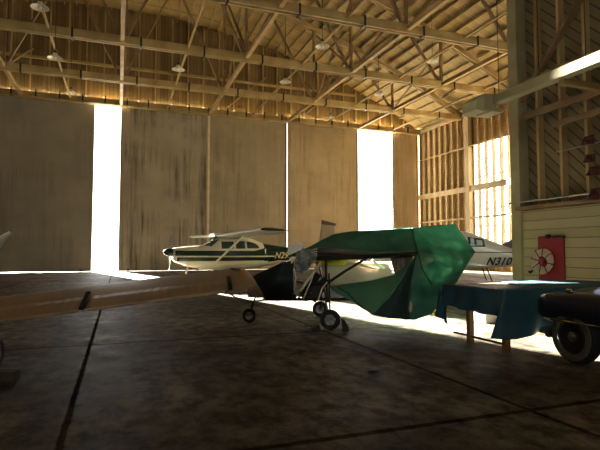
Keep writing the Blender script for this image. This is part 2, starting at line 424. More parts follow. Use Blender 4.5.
# sliding doors
def door(n, x0, x1, m, y, label):
    b = MB(); b.box(((x0 + x1) / 2, y, 6.338), (x1 - x0, 0.10, 12.65))
    d = struct(b.build('door_%d' % n, m, bevel=0.01), label, 'door')
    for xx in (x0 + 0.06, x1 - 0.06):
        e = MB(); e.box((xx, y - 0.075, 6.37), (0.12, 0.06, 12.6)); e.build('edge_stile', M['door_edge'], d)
    e = MB(); e.box(((x0 + x1) / 2, y - 0.07, 0.42), (x1 - x0 - 0.26, 0.05, 0.5)); e.build('kick_board', m, d)
    for xx in (x0 + 0.7, x1 - 0.7):
        e = MB(); e.lathe([(0, -0.05), (0.1, -0.05), (0.1, 0.05), (0, 0.05)], 20, Matrix.Translation((xx, y - 0.02, 0.1)) @ Matrix.Rotation(PI / 2, 4, 'Y') @ Matrix.Rotation(PI / 2, 4, 'X'))
        e.build('roller', M['dark_steel'], d)
M['lit_jamb_strip'] = mat('beige_lit_jamb', (0.62, 0.52, 0.36), (0.5, 0.41, 0.28), 0.6, 2)  # bright beige paints the lit jamb between two doors
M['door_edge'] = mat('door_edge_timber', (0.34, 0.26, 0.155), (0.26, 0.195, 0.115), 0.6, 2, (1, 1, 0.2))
LB = 'tall weathered plywood sliding door '
door(1, -8.3, -1.8, M['door0'], D, LB + 'left of the left sunlit gap')
door(2, 0.0, 6.45, M['door1'], D, LB + 'right of the left gap, with dark water stains')
door(3, 6.38, 13.06, M['door2'], D + 0.14, LB + 'behind the green and white aircraft tail')
door(4, 13.085, 19.6, M['door3'], D, LB + 'just left of the right sunlit gap')
door(5, 23.1, 25.9, M['door3'], D + 0.14, 'narrow weathered sliding door between the right gap and the stud wall')
door(6, -14.8, -8.33, M['door0'], D + 0.14, LB + 'beyond the left edge of the view')
door(7, -21.3, -14.83, M['door0'], D, LB + 'far off to the left')
b = MB(); b.box((6.48, D + .035, 6.37), (.30, .05, 12.5)); b.build('lit_jamb_strip', M['lit_jamb_strip'], bpy.data.objects['door_3'])
b = MB(); b.box((-23.6, D + 0.1, 6.1), (4.7, 0.1, 12.2)); struct(b.build('wall_front_left', M['door0']), 'weathered fixed wall at the far left end of the door line', 'wall')

# right wall: studs over pine sheathing, glazed bay
def rail_z(): return (1.7, 4.05, 6.4, 9.7, 12.1)
wr = MB()
wr.box((XR + 0.12, (D + 31.4) / 2, 6.4), (0.06, D - 31.4 + 0.4, 12.8))
wr.box((XR + 0.12, (31.4 + YB) / 2, 11.3), (0.06, 31.4 - YB, 3.0))
wr.box((XR + 0.12, (31.4 + YB) / 2, 0.4), (0.06, 31.4 - YB, 0.8))
wr.box((XR + 0.12, (15.5 + YB) / 2, 5.3), (0.06, 15.5 - YB, 9.0))
wall_right = struct(wr.build('wall_right', M['sheath']), 'pine sheathed stud wall at the far right of the doors', 'wall')
for i in range(30):
    y = D - 0.35 - i * 0.78
    if abs(y - 31.5) < 0.3: continue
    b = MB(); b.box((XR - 0.04, y, 6.3), (0.26, 0.075, 12.5)); b.build('stud', M['stud'], wall_right)
b = MB(); b.box((XR - 0.12, 31.55, 6.3), (0.42, 0.42, 12.5)); b.build('post', M['stud'], wall_right, bevel=0.01)
for z, t in ((1.7, 0.10), (4.05, 0.12), (6.35, 0.45), (9.7, 0.10), (12.3, 0.3)):
    b = MB(); b.box((XR - 0.2, (D + 14.5) / 2, z), (0.1, D - 14.5 - 0.5, t)); b.build('rail', M['stud'], wall_right)
# glazed bays in that wall
for n, (y0, y1) in enumerate(((31.3, 26.0), (25.9, 20.8), (20.7, 15.5))):
    f = MB()
    for y in (y0, y1): f.box((XR + 0.12, y, 5.3), (0.1, 0.12, 9.0))
    for k in range(1, 5): f.box((XR + 0.12, y0 + (y1 - y0) * k / 5, 5.3), (0.07, 0.05, 9.0))
    for k in range(8): f.box((XR + 0.12, (y0 + y1) / 2, 0.85 + k * 8.9 / 7), (0.07, y0 - y1, 0.05))
    w = struct(f.build('window_%d' % (n + 1), M['stud']), ('tall many paned window bay beside the bright post in the far right wall', 'second tall window bay behind the painted partition', 'third tall window bay far behind the painted partition')[n], 'window')
    g = MB(); g.box((XR + 0.13, (y0 + y1) / 2, 5.3), (0.012, y0 - y1, 9.0)); g.build('pane', M['glass'], w)

# closing walls around and behind the camera
b = MB(); b.box((XL - 0.1, (YB + D) / 2, 6.4), (0.2, D - YB + 0.6, 12.9)); struct(b.build('wall_left', M['plainwall']), 'far left board wall of the hangar', 'wall')
bk = MB(); P = []
for i in range(27):
    x = -26 + 52 * i / 26
    P.append([Vector((x, YB, 0)), Vector((x, YB, roof_z(x) + 0.62))])
bk = MB()
for x0, x1, z0, z1 in ((-26, 26, 0, 4.2), (-26, -24, 4.2, 11.4), (-10, 9.6, 4.2, 11.4), (25.6, 26, 4.2, 11.4), (-26, 26, 11.4, 12.9)): bk.box(((x0 + x1) / 2, YB, (z0 + z1) / 2), (x1 - x0, 0.12, z1 - z0))
P = []
for i in range(27):
    x = -26 + 52 * i / 26
    P.append([Vector((x, YB, 12.8)), Vector((x, YB, roof_z(x) + 0.62))])
bk.grid(P); struct(bk.build('wall_back', M['plainwall']), 'board wall behind the camera', 'wall')
for n, (x0, ww) in enumerate(((9.6, 8), (17.6, 8), (-24, 14))):  # unseen windows added in the back wall to give fill light
    f = MB()
    for k in range(6): f.box((x0 + ww * k / 5, YB, 7.8), (.08, .1, 7.2))
    for z in (4.25, 6.0, 7.8, 9.6, 11.35): f.box((x0 + ww / 2, YB, z), (ww, .1, .08))
    wn = struct(f.build('window_%d' % (n + 4), M['stud']), ('added fill window in the unseen back wall near the partition', 'added fill window in the unseen back wall near the far right corner', 'added fill window in the unseen back wall near the far left corner')[n], 'window')
    g = MB(); g.box((x0 + ww / 2, YB, 7.8), (ww, .012, 7.2)); g.build('pane', M['glass'], wn)

# near partition on the right
XW = 9.2; YE = 9.62
p = MB()
p.box((XW + 0.30, (YE + YB) / 2, 5.0), (0.06, YE - YB, 10.0))
partition = struct(p.build('wall_partition', M['diag']), 'near partition of diagonal boards and studs above cream shiplap', 'wall')
b = MB(); b.box((XW + .55, YE - 0.03, 5.0), (0.5, 0.06, 10.0)); b.build('end_boards', M['plainwall'], partition)
b = MB(); b.box((XW + 0.06, (YE + YB) / 2, 1.2), (0.12, YE - YB - 0.02, 2.4)); b.build('shiplap', M['shiplap'], partition)
b = MB(); b.box((XW + 0.08, YE - 0.13, 5.0), (0.30, 0.30, 10.0)); b.build('corner_post', M['greenish_post'], partition, bevel=0.01)
b = MB(); b.box((XW + 0.03, (YE + YB) / 2, 2.46), (0.30, YE - YB - 0.3, 0.09)); b.build('ledge', M['timber_dark'], partition)
for k in range(14):
    y = 8.93 - k * 0.645
    b = MB(); b.box((XW + 0.19, y, 6.25), (0.17, 0.07, 7.5)); b.build('stud', M['stud'], partition)
for z, h in ((4.72, 0.16), (5.55, 0.14), (8.2, 0.14)):
    b = MB(); b.box((XW + 0.07, (YE + YB) / 2, z), (0.09, YE - YB - 0.6, h)); b.build('rail', M['timber_dark'], partition)
b = MB(); b.bar((XW + 0.05, 9.35, 5.1), (XW + 0.05, 6.9, 7.6), 0.08, 0.15, (1, 0, 0)); b.build('brace', M['timber_dark'], partition)
cp = MB(); cp.tube([(XW - 0.05, 9.75, 2.62), (XW - 0.05, 0.0, 2.62)], 0.022); 
cp.build('conduit', M['steel'], partition)
cp = MB(); cp.tube([(XW - 0.02, 8.3, 3.65), (XW - 0.02, 3.0, 3.66)], 0.012); cp.build('wire', M['steel'], partition)

# ================================================================== ROOF TRUSSES
def truss(y, label):
    t = empty('roof_truss', (0, y, CH), label=label, cat='roof truss', group='bowstring roof trusses')
    def rz(x): return RISE * (1 - (x / 26.0) ** 2)
    b = MB()
    for s in (-1, 1): b.box((0, s * 0.13, 0.05), (51.6, 0.11, 0.42))
    b.build('bottom_chord', M['timber'], t, bevel=0.008)
    b = MB(); n = 32
    for s in (-0.12, 0.12):
        for i in range(n):
            x0, x1 = -25.8 + 51.6 * i / n, -25.8 + 51.6 * (i + 1) / n
            b.bar((x0, s, rz(x0) + 0.12), (x1, s, rz(x1) + 0.12), 0.10, 0.34)
    b.build('top_chord', M['timber'], t)
    for k in range(-3, 4):
        x = k * 6.5
        b = MB(); b.box((x, 0, rz(x) / 2), (0.16, 0.14, rz(x))); b.build('web_post', M['timber_dark'], t)
        for s in (-1, 1):
            xt = x + s * 3.25
            b = MB(); b.bar((x + s * 0.1, 0, 0.1), (xt, 0, rz(xt) + 0.05), 0.13, 0.17, (0, 1, 0)); b.build('web_diagonal', M['timber_dark'], t)
    for s in (-1, 1):
        x0, x1 = s * 22.75, s * 26
        b = MB(); b.bar((s * 25.6, 0, 0.05), (x0, 0, rz(x0)), 0.13, 0.17, (0, 1, 0)); b.build('web_diagonal', M['timber_dark'], t)
    for k in range(-7, 8):
        b = MB(); b.box((k * 3.25 + 0.9, 0, 0.05), (0.10, 0.42, 0.5)); b.build('splice_plate', M['dark_steel'], t)
    return t
truss(20.3, 'near bowstring timber truss cutting across the top right corner of the view')
truss(26.4, 'middle bowstring timber truss, its chord falling from top left to the partition post')
truss(32.5, 'farthest bowstring timber truss, nearest to the sliding doors')

names = {-3: 'far beyond the left edge', -2: 'over the far left doors', -1: 'slanting at the left edge of the view', 0: 'rising straight above the left door gap',
         1: 'ending over the first thin seam between doors', 2: 'ending over the second seam between doors', 3: 'ending above the right door gap'}
for k in range(-3, 4):
    b = MB(); b.box((0, 0, 0), (0.20, D - 14.6, 0.24))
    o = b.build('tie_beam', M['stud'], loc=(k * 6.5, (D + 14.2) / 2 - 0.35, CH + 0.06), bevel=0.01)
    tag(o, 'thick longitudinal timber tie beam ' + names[k], 'tie beam', 'longitudinal tie beams under the trusses')
nm2 = {-2: 'over the outermost left door', -1: 'over the door left of the left gap', 0: 'over the stained door', 1: 'over the third door', 2: 'over the door left of the right gap', 3: 'beside the stud wall corner', -3: 'beyond the left doors'}
for k in range(-3, 4):
    x = k * 6.5 + 3.3 if k != -1 else -3.4
    b = MB(); b.box((0, 0, 0), (0.09, D - 14.6, 0.11))
    o = b.build('stringer', M['stud'], loc=(x, (D + 14.2) / 2 - 0.35, CH + 0.10))
    tag(o, 'thin longitudinal timber stringer under the trusses ' + nm2[k], 'stringer', 'thin stringers under the trusses')
# sway braces between neighbouring trusses (X pairs in the post planes)
for k, where in ((0, 'above the left door gap'), (1, 'above the stained door seam'), (2, 'above the second door seam'), (3, 'high at the right')):
    x = k * 6.5
    t = empty('sway_brace', (x, 29.45, CH), label='crossed thin timber sway brace between the two far trusses ' + where, cat='brace', group='crossed sway braces')
    top = RISE * (1 - (x / 26) ** 2) - 0.4
    b = MB(); b.bar((0.12, -2.85, 0.4), (0.12, 2.85, top), 0.07, 0.12, (1, 0, 0)); b.build('diagonal', M['timber_dark'], t)
    b = MB(); b.bar((0.2, 2.85, 0.4), (0.2, -2.85, top), 0.07, 0.12, (1, 0, 0)); b.build('diagonal', M['timber_dark'], t)

# ================================================================== HANGING LAMPS
def lamp(px, py, z, label):
    c = at(px, py, z)
    top = roof_z(c.x) + 0.5 - c.z
    t = empty('pendant_lamp', c, label=label, cat='lamp', group='enamel lamps hanging from the roof')
    b = MB(); b.lathe([(0.05, 0.24), (0.09, 0.22), (0.13, 0.13), (0.33, 0.0), (0.35, -0.03), (0.33, -0.03), (0.12, 0.10), (0.0, 0.14)], 28)
    b.build('shade', M['enamel'], t, smooth=True)
    b = MB(); b.lathe([(0, -0.07), (0.06, -0.05), (0.08, 0.0), (0.05, 0.08), (0.0, 0.12)], 16); b.build('bulb', M['white'], t, smooth=True)
    b = MB(); b.lathe([(0, 0.34), (0.06, 0.34), (0.07, 0.22), (0, 0.22)], 16); b.build('cap', M['dark_steel'], t, smooth=True)
    b = MB(); b.tube([(0, 0, 0.3), (0, 0, top)], 0.016, 8); b.build('stem', M['dark_steel'], t)
lamp(176, 66, 27, 'pendant lamp high over the stained second door')
lamp(50, 54, 23.5, 'pendant lamp at upper left above the left door')
lamp(67, 90, 33.5, 'pendant lamp low near the door header at left')
lamp(323, 42, 24, 'largest pendant lamp in the middle of the roof')
lamp(285, 79, 29.5, 'pendant lamp left of the largest one and lower')
lamp(331, 116, 39, 'distant pendant lamp just over the door header')
lamp(380, 92, 36, 'distant pendant lamp above the right sunlit gap')
lamp(435, 58, 30, 'pendant lamp at right below the sloping roof')
lamp(33, 1, 19.5, 'pendant lamp cut by the top left edge of the view')

# ================================================================== AIRCRAFT
def superell(sec, n=40, e=2.6):
    x, zb, zt, hw = sec; zc = (zb + zt) / 2; hh = (zt - zb) / 2
    pts = []
    for k in range(n):
        a = 2 * PI * k / n; c, s = math.cos(a), math.sin(a)
        pts.append(Vector((x, hw * math.copysign(abs(c) ** (2 / e), c), zc + hh * math.copysign(abs(s) ** (2 / e), s))))
    return pts
class Fuselage:
    def __init__(self, secs, e=2.6): self.s = secs; self.e = e
    def sec(self, x):
        s = self.s
        if x <= s[0][0]: return s[0]
        for a, b in zip(s, s[1:]):
            if x <= b[0]:
                t = (x - a[0]) / (b[0] - a[0]); return tuple(a[i] + (b[i] - a[i]) * t for i in range(4))
        return s[-1]
    def side(self, x, z):
        _, zb, zt, hw = self.sec(x); zc = (zb + zt) / 2; hh = max(1e-4, (zt - zb) / 2)
        q = min(1, abs((z - zc) / hh)) ** self.e
        return hw * (max(0, 1 - q)) ** (1 / self.e)
    def body(self, parent, mats, fn=None, step=0.12, name='fuselage'):
        x0, x1 = self.s[0][0], self.s[-1][0]; n = int((x1 - x0) / step); mb = MB(); N = 40
        P = [superell(self.sec(x0 + (x1 - x0) * i / n), N, self.e) for i in range(n + 1)]
        V = [[mb.bm.verts.new(p) for p in r] for r in P]
        for i in range(n):
            for k in range(N):
                f = mb.bm.faces.new((V[i][k], V[i][(k + 1) % N], V[i + 1][(k + 1) % N], V[i + 1][k]))
                if fn: f.material_index = fn(f.calc_center_median())
        mb.bm.faces.new(V[0]); mb.bm.faces.new(V[-1])
        return mb.build(name, mats, parent, smooth=True)
    def patch(self, name, m, parent, xs, lo, hi, side=-1, off=0.012, nx=16, nz=6):
        P = []
        for i in range(nx + 1):
            x = xs[0] + (xs[1] - xs[0]) * i / nx; l = lo(x) if callable(lo) else lo; h = hi(x) if callable(hi) else hi
            P.append([Vector((x, side * (self.side(x, l + (h - l) * j / nz) + off), l + (h - l) * j / nz)) for j in range(nz + 1)])
        mb = MB(); mb.grid(P)
        return mb.build(name, m, parent, smooth='full', solid=0.008)
    def text(self, name, txt, m, parent, x, z, size, side=-1, shear=0.35, reverse=False, off=0.04):
        cu = bpy.data.curves.new(name, 'FONT'); cu.body = txt; cu.size = size; cu.shear = shear; cu.extrude = 0; cu.offset = size * 0.022
        cu.resolution_u = 3; cu.space_character = 1.05
        tmp = bpy.data.objects.new('tmp', cu); COL.objects.link(tmp)
        me = bpy.data.meshes.new_from_object(tmp.evaluated_get(bpy.context.evaluated_depsgraph_get()))
        bpy.data.objects.remove(tmp)
        me.name = name
        for v in me.vertices:
            xx = x + v.co.x; zz = z + v.co.y
            v.co = Vector((xx, side * (self.side(xx, zz) + off), zz))
        me.materials.clear(); me.materials.append(m)
        o = bpy.data.objects.new(name, me); COL.objects.link(o); o.parent = parent
        return o

def airfoil(ch, th, n=14):
    up, lo = [], []
    for i in range(n + 1):
        t = (1 - math.cos(PI * i / n)) / 2
        yt = 5 * th * (0.2969 * math.sqrt(t) - 0.126 * t - 0.3516 * t * t + 0.2843 * t ** 3 - 0.1036 * t ** 4)
        cam_ = 0.06 * t * (1 - t)
        up.append((t * ch, (cam_ + yt) * ch)); lo.append((t * ch, (cam_ - yt * 0.75) * ch))
    return up, lo
def wing_pts(le, ch, th, inc, n=14):
    up, lo = airfoil(ch, th, n)
    c, s = math.cos(inc), math.sin(inc)
    f = lambda q: Vector((le[0] + q[0] * c + q[1] * s, le[1], le[2] - q[0] * s + q[1] * c))
    return [f(q) for q in up] + [f(q) for q in lo[::-1][1:-1]]
def wing(name, parent, m, root, tip, ch0, ch1, th=0.13, inc=0.05, m_tip=None, y_cut=0.96, round_tip=True):
    """root/tip = leading edge points"""
    mb = MB(); ns = 10
    root, tip = Vector(root), Vector(tip); secs = []
    for i in range(ns + 1):
        t = i / ns * y_cut; secs.append(wing_pts(root.lerp(tip, t), ch0 + (ch1 - ch0) * t, th, inc))
    V = [[mb.bm.verts.new(p) for p in s] for s in secs]
    K = len(V[0])
    for A, B in zip(V, V[1:]):
        for k in range(K): mb.bm.faces.new((A[k], A[(k + 1) % K], B[(k + 1) % K], B[k]))
    mb.bm.faces.new(V[0]); mb.bm.faces.new(V[-1])
    w = mb.build(name, m, parent, smooth=True)
    mb = MB(); V = []
    for t, sc, tt in ((y_cut, 1, 1), ((y_cut + 1) / 2, 0.97, 0.85), (1.0, 0.82, 0.35)):
        le = root.lerp(tip, t); c = (ch0 + (ch1 - ch0) * t)
        le = le + Vector((c * (1 - sc) * 0.6, 0, -c * (1 - sc) * 0.6 * math.sin(inc)))
        V.append([mb.bm.verts.new(p) for p in wing_pts(le, c * sc, th * tt, inc)])
    for A, B in zip(V, V[1:]):
        for k in range(K): mb.bm.faces.new((A[k], A[(k + 1) % K], B[(k + 1) % K], B[k]))
    mb.bm.faces.new(V[0]); mb.bm.faces.new(V[-1])
    mb.build('wing_tip', m_tip or m, w, smooth=True)
    return w
def wheel(parent, c, r, w, axis='Y', name='wheel', hubm='hub_grey', tm='tyre', ang=0):
    R = Matrix.Rotation(PI / 2, 4, 'X') if axis == 'Y' else Matrix.Rotation(PI / 2, 4, 'Y')
    mt = Matrix.Translation(Vector(c)) @ Matrix.Rotation(ang, 4, 'Z') @ R
    b = MB(); h = w / 2
    b.lathe([(r * 0.55, -h * 0.8), (r * 0.75, -h), (r * 0.93, -h * 0.8), (r, -h * 0.3), (r, h * 0.3), (r * 0.93, h * 0.8), (r * 0.75, h), (r * 0.55, h * 0.8)], 32, mt, closed=True)
    o = b.build(name, M[tm], parent, smooth=True)
    b = MB(); b.lathe([(0, -h * 0.85), (r * 0.16, -h * 0.85), (r * 0.2, -h * 0.5), (r * 0.5, -h * 0.55), (r * 0.58, -h * 0.8), (r * 0.58, h * 0.8), (r * 0.5, h * 0.55), (r * 0.2, h * 0.5), (r * 0.16, h * 0.85), (0, h * 0.85)], 28, mt)
    b.build('hub', M[hubm], o, smooth=True)
    return o
def propeller(parent, x, z, r, ang, sp_m, len_sp=0.34, sp_r=0.17):
    b = MB()
    for s in (0, PI):
        a = ang + s; d = Vector((0, math.cos(a), math.sin(a))); q = Vector((0, -math.sin(a), math.cos(a)))
        P = []
        for i in range(9):
            t = i / 8; rr = 0.1 + (r - 0.1) * t; w = (0.05 + 0.055 * math.sin(PI * min(1, t * 1.15) ** 0.8)) * (1 if t < 0.98 else 0.55)
            tw = 0.9 - 0.65 * t; c_ = q * math.cos(tw) + Vector((1, 0, 0)) * math.sin(tw)
            base = Vector((x + len_sp * 0.8, 0, z)) + d * rr
            nrm = d.cross(c_) * 0.012
            P.append([base + c_ * w, base + nrm, base - c_ * w, base - nrm, base + c_ * w])
        b.grid(P)
    pr = b.build('propeller', M['prop'], parent, smooth=True)
    b = MB(); b.lathe([(0, 0), (sp_r * 0.35, 0.03), (sp_r * 0.7, 0.11), (sp_r * 0.93, 0.22), (sp_r, len_sp), (0, len_sp)], 24, Matrix.Translation((x, 0, z)) @ Matrix.Rotation(PI / 2, 4, 'Y'))
    b.build('spinner', sp_m, pr, smooth=True)

# ---- green and white high-wing aircraft by the doors
def Hh(z): return 1.41 + (z - 1.41) * 1.13
ac = empty('high_wing_aircraft', (1.88, 22.95, 0), math.radians(6.9), label='dark green and cream high-wing aircraft with nose left, parked before the doors', cat='aircraft')
secs = [(.42, 1.10, 1.55, .30), (.50, 1.02, 1.58, .38), (1.0, .84, 1.63, .48), (1.9, .68, 1.69, .55), (2.08, .67, 1.74, .56), (2.5, .66, 2.03, .56), (3.6, .68, 2.07, .55), (4.3, .73, 1.96, .5),
        (4.75, .78, 1.80, .45), (6.0, .98, 1.64, .3), (7.6, 1.16, 1.54, .15), (8.6, 1.24, 1.46, .05)]
fs = Fuselage([(x, Hh(a), Hh(c), w * 1.05) for x, a, c, w in secs])
fs.body(ac, [M['cream'], M['green_paint']], lambda c: 1 if (c.x > 4.72 and c.z > Hh(1.0) - (c.x - 4.7) * 0.0 and c.z > fs.sec(c.x)[1] + 0.18) else 0, 0.1)
for sd in (-1, 1):
    fs.patch('upper_stripe', M['green_paint'], ac, (.47, 4.85), Hh(1.255), lambda x: Hh(1.46) if x < 4.2 else Hh(1.46 + (x - 4.2) * .2), sd, nx=40)
    fs.patch('lower_stripe', M['green_paint'], ac, (.55, 6.2), Hh(1.05), Hh(1.195), sd, nx=40)
    fs.patch('pinstripe', M['cream'], ac, (4.7, 5.3), Hh(1.20), Hh(1.25), sd, 0.015)
    fs.patch('side_window', M['window'], ac, (2.55, 3.15), lambda x: Hh(1.55), lambda x: Hh(1.85), sd, 0.02)
    fs.patch('side_window', M['window'], ac, (3.25, 3.72), Hh(1.55), Hh(1.86), sd, 0.02)
    fs.patch('rear_window', M['window'], ac, (3.82, 4.45), lambda x: Hh(1.56), lambda x: Hh(1.57 + .27 * math.sqrt(max(0, 1 - ((x - 3.82) / .635) ** 2))), sd, 0.02)
    fs.text('registration', 'N29', M['gold'], ac, 5.28, Hh(1.14), 0.42, sd) if sd < 0 else None
b = MB(); P = []
for i in range(13):
    y = -0.52 + 1.04 * i / 12; k = (1 - (y / .56) ** 2)
    P.append([Vector((1.86 + .22 * (1 - k), y, Hh(1.62 + .07 * k))), Vector((2.15 + .14 * (1 - k), y, Hh(1.78 + .06 * k))), Vector((2.44, y, Hh(1.92 + .12 * k)))])
b.grid(P); b.build('windshield', M['window'], ac, smooth=True, solid=0.02)
wz = Hh(2.07)
wing('left_wing', ac, M['white'], (2.35, -0.35, wz), (2.55, -5.45, wz + 0.12), 1.75, 1.2, 0.13, 0.035, M['green_paint'])
wing('right_wing', ac, M['white'], (2.35, 0.35, wz), (2.55, 5.45, wz + 0.12), 1.75, 1.2, 0.13, 0.035, M['green_paint'])
b = MB(); b.box((3.1, 0, wz + 0.06), (1.7, 0.8, 0.16)); b.build('wing_centre', M['white'], ac, bevel=0.05)
for s in (-1, 1):
    b = MB(); b.tube([(2.3, s * .56, Hh(1.0)), (2.95, s * 2.7, wz + 0.05)], 0.05, 10); b.build('wing_strut', M['cream'], ac, smooth=True)
    b = MB(); b.tube([(3.0, s * .45, Hh(.75)), (3.15, s * 1.1, .28)], 0.045, 8); b.build('main_gear_leg', M['cream'], ac, smooth=True)
    wheel(ac, (3.15, s * 1.2, .22), .22, .15, name='main_wheel')
b = MB(); b.tube([(1.15, 0, Hh(.9)), (1.0, 0, .2)], 0.045, 8); b.build('nose_gear_leg', M['cream'], ac, smooth=True)
wheel(ac, (1.0, 0, .19), .19, .13, name='nose_wheel')
propeller(ac, 0.0, 1.40, 0.86, math.radians(104), M['green_paint'], 0.42, 0.19)
b = MB(); b.hull([Vector((x, s * y, z)) for s in (-1, 1) for x, y, z in ((7.95, .02, Hh(1.45)), (8.15, .045, Hh(1.5)), (8.22, .035, 2.86), (8.98, .012, 2.80), (9.05, .012, Hh(1.4)))]); fin = b.build('tail_fin', M['fin_shade_tan'], ac, bevel=.01)
b = MB(); b.hull([Vector((x, s * y, z)) for s in (-1, 1) for x, y, z in ((8.2, .04, 2.86), (8.2, .03, 3.10), (8.33, .05, 3.04), (9.06, .02, 2.93), (9.06, .02, 2.80))]); b.build('fin_cap', M['brown_trim_shade'], fin, bevel=.01)
for s in (-1, 1): wing('tailplane', ac, M['cream'], (7.7, s * .1, Hh(1.42)), (8.0, s * 1.75, Hh(1.44)), 1.1, .75, 0.09, 0)
b = MB(); b.tube([(3.0, 0.05, wz + .15), (3.05, 0.05, wz + .55)], 0.008, 6); b.build('whip_antenna', M['dark_steel'], ac)

# ---- cream aircraft behind the tarp, registration N310
a2 = empty('low_wing_aircraft', (7.4, 14.75, 0), -YAW, label='cream aircraft with black N310 registration, its tail cone running behind the partition', cat='aircraft')
f2 = Fuselage([(.35, 1.0, 1.5, .28), (.5, .92, 1.55, .38), (1.5, .78, 1.68, .5), (1.9, .76, 1.78, .54), (2.4, .76, 2.10, .55), (3.3, .80, 2.15, .53), (3.75, .86, 2.06, .46), (5.2, .93, 1.52, .27), (6.0, .99, 1.40, .2), (7.2, 1.1, 1.3, .06)])
f2.body(a2, [M['cream']], None, 0.1)
for sd in (-1, 1):
    f2.patch('quarter_window', M['window_pale'], a2, (3.66, 3.78), lambda x: 1.68, lambda x: 1.86, sd, 0.02, 6)
    f2.patch('rear_window', M['window_pale'], a2, (3.86, 4.06), lambda x: 1.62, lambda x: 1.80, sd, 0.02, 6)
    f2.patch('window_surround', M['window'], a2, (3.58, 4.16), lambda x: 1.58, lambda x: 1.90 - .12 * (x - 3.58), sd, 0.012, 8)
    f2.patch('cabin_window', M['window'], a2, (2.5, 3.4), lambda x: 1.58, lambda x: 1.98, sd, 0.02)
    f2.patch('trim_line', M['brown_trim_shade'], a2, (.6, 6.8), lambda x: 1.41 - 0.006 * x, lambda x: 1.435 - 0.006 * x, sd, 0.014, 40)
f2.text('registration', 'N310', M['black'], a2, 4.18, .99, 0.35, -1, 0.35)
b = MB(); b.hull([Vector(q) for q in ((4.75, -.03, 1.6), (4.75, .03, 1.6), (7.2, -.03, 1.25), (7.2, .03, 1.25), (7.3, .02, 2.5), (7.3, -.02, 2.5), (6.5, .02, 2.5), (6.5, -.02, 2.5), (5.4, .03, 1.68), (5.4, -.03, 1.68))]); b.build('tail_fin', M['brown_trim_shade'], a2)  # dark brown puts the shadow on the dorsal fin into its colour
for s in (-1, 1):
    wing('wing', a2, M['white'], (1.5, s * .4, .90), (1.7, s * 4.0, 1.12), 1.6, 1.25, 0.13, 0.06)
    b = MB(); b.tube([(2.7, s * 1.3, .85), (2.85, s * 1.35, .2)], 0.04, 8); b.build('main_gear_leg', M['dark_steel'], a2)
    wheel(a2, (2.85, s * 1.42, .2), .2, .14, name='main_wheel')
    wing('tailplane', a2, M['cream'], (6.3, s * .1, 1.28), (6.5, s * 1.6, 1.28), .9, .7, 0.09, 0)
b = MB(); b.tube([(1.0, 0, 1.0), (.9, 0, .2)], 0.04, 8); b.build('nose_gear_leg', M['dark_steel'], a2)
wheel(a2, (.9, 0, .17), .17, .12, name='nose_wheel')
propeller(a2, 0.0, 1.25, 0.9, 1.2, M['white'])
b = MB(); b.tube([(4.25, -.2, .93), (4.42, -.24, .45)], 0.02, 8); b.tube([(4.25, .2, .93), (4.42, .24, .45)], 0.02, 8); b.build('step_bar', M['dark_steel'], a2)

# ---- low-wing aircraft at the left edge: right wing crosses the view
ROT = math.radians(-98)
a3 = empty('low_wing_aircraft', (-2.29, 9.9, 0), ROT, label='shade-toned low-wing aircraft at the left edge with its long right wing reaching into view', cat='aircraft')
f3 = Fuselage([(.35, .95, 1.4, .28), (.5, .85, 1.46, .40), (1.3, .62, 1.52, .52), (1.7, .58, 1.6, .54), (2.3, .55, 1.98, .56), (3.3, .55, 2.0, .54), (4.2, .66, 1.75, .42), (5.6, .8, 1.45, .25), (7.0, .95, 1.3, .08)])
f3.body(a3, [M['white'], M['brown_trim_shade']], lambda c: 1 if 1.0 < c.z < 1.15 else 0, 0.12)
for sd in (-1, 1):
    f3.patch('cabin_window', M['window'], a3, (2.35, 3.0), 1.48, 1.85, sd, 0.02)
    f3.patch('rear_window', M['window'], a3, (3.1, 3.9), 1.48, lambda x: 1.82 - .12 * (x - 3.1), sd, 0.02)
inc = math.radians(5.6)
CHD = 1.5; dih = 0.116
le0 = lambda y: Vector((1.8, y, .63 + .145 + dih * (y - 1.5)))
wr_ = wing('right_wing', a3, M['wing_shade_tan'], le0(.45), le0(4.45), CHD, CHD * 0.97, 0.13, inc, M['wing_shade_tan'], 0.965)
wing('left_wing', a3, M['wing_shade_tan'], (1.8, -.45, .64), (1.8, -4.45, 1.1), CHD, CHD * 0.97, 0.13, inc, M['wing_shade_tan'], 0.965)
# corrugated flap and aileron on the right wing
def corr(name, y0, y1):
    mb = MB(); P = []; n = int((y1 - y0) / 0.018)
    for i in range(n + 1):
        y = y0 + (y1 - y0) * i / n; row = []
        le = le0(y)
        up, lo = airfoil(CHD * 0.985, 0.13, 14)
        for q in [u for u in up if u[0] > CHD * 0.70]:
            z = q[1] + 0.008 + 0.003 * math.sin(2 * PI * y / 0.11)
            row.append(Vector((le.x + q[0] * math.cos(inc) + z * math.sin(inc), y, le.z - q[0] * math.sin(inc) + z * math.cos(inc))))
        row.append(row[-1] + Vector((0.004, 0, -0.03)))
        P.append(row)
    mb.grid(P); return mb.build(name, M['wing_shade_tan'], wr_, smooth='full', solid=0.006)
corr('flap', .6, 2.35); corr('aileron', 2.4, 4.05)
for yy, x0, x1 in ((4.10, .78, 1.0), (2.375, .72, 1.0)):
    b = MB(); le = le0(yy); b.bar((le.x + CHD * x0, yy, le.z - CHD * x0 * math.sin(inc) + CHD * .085 * (1.25 - x0) * 2), (le.x + CHD * x1, yy, le.z - CHD * x1 * math.sin(inc) + 0.02), 0.05, 0.03); b.build('gap_slot', M['seat'], wr_)
b = MB(); le = le0(4.2); b.bar((le.x + .5, 4.2, le.z + .085), (le.x + .75, 4.26, le.z + .07), 0.07, 0.02); b.build('tank_cap', M['seat'], wr_)
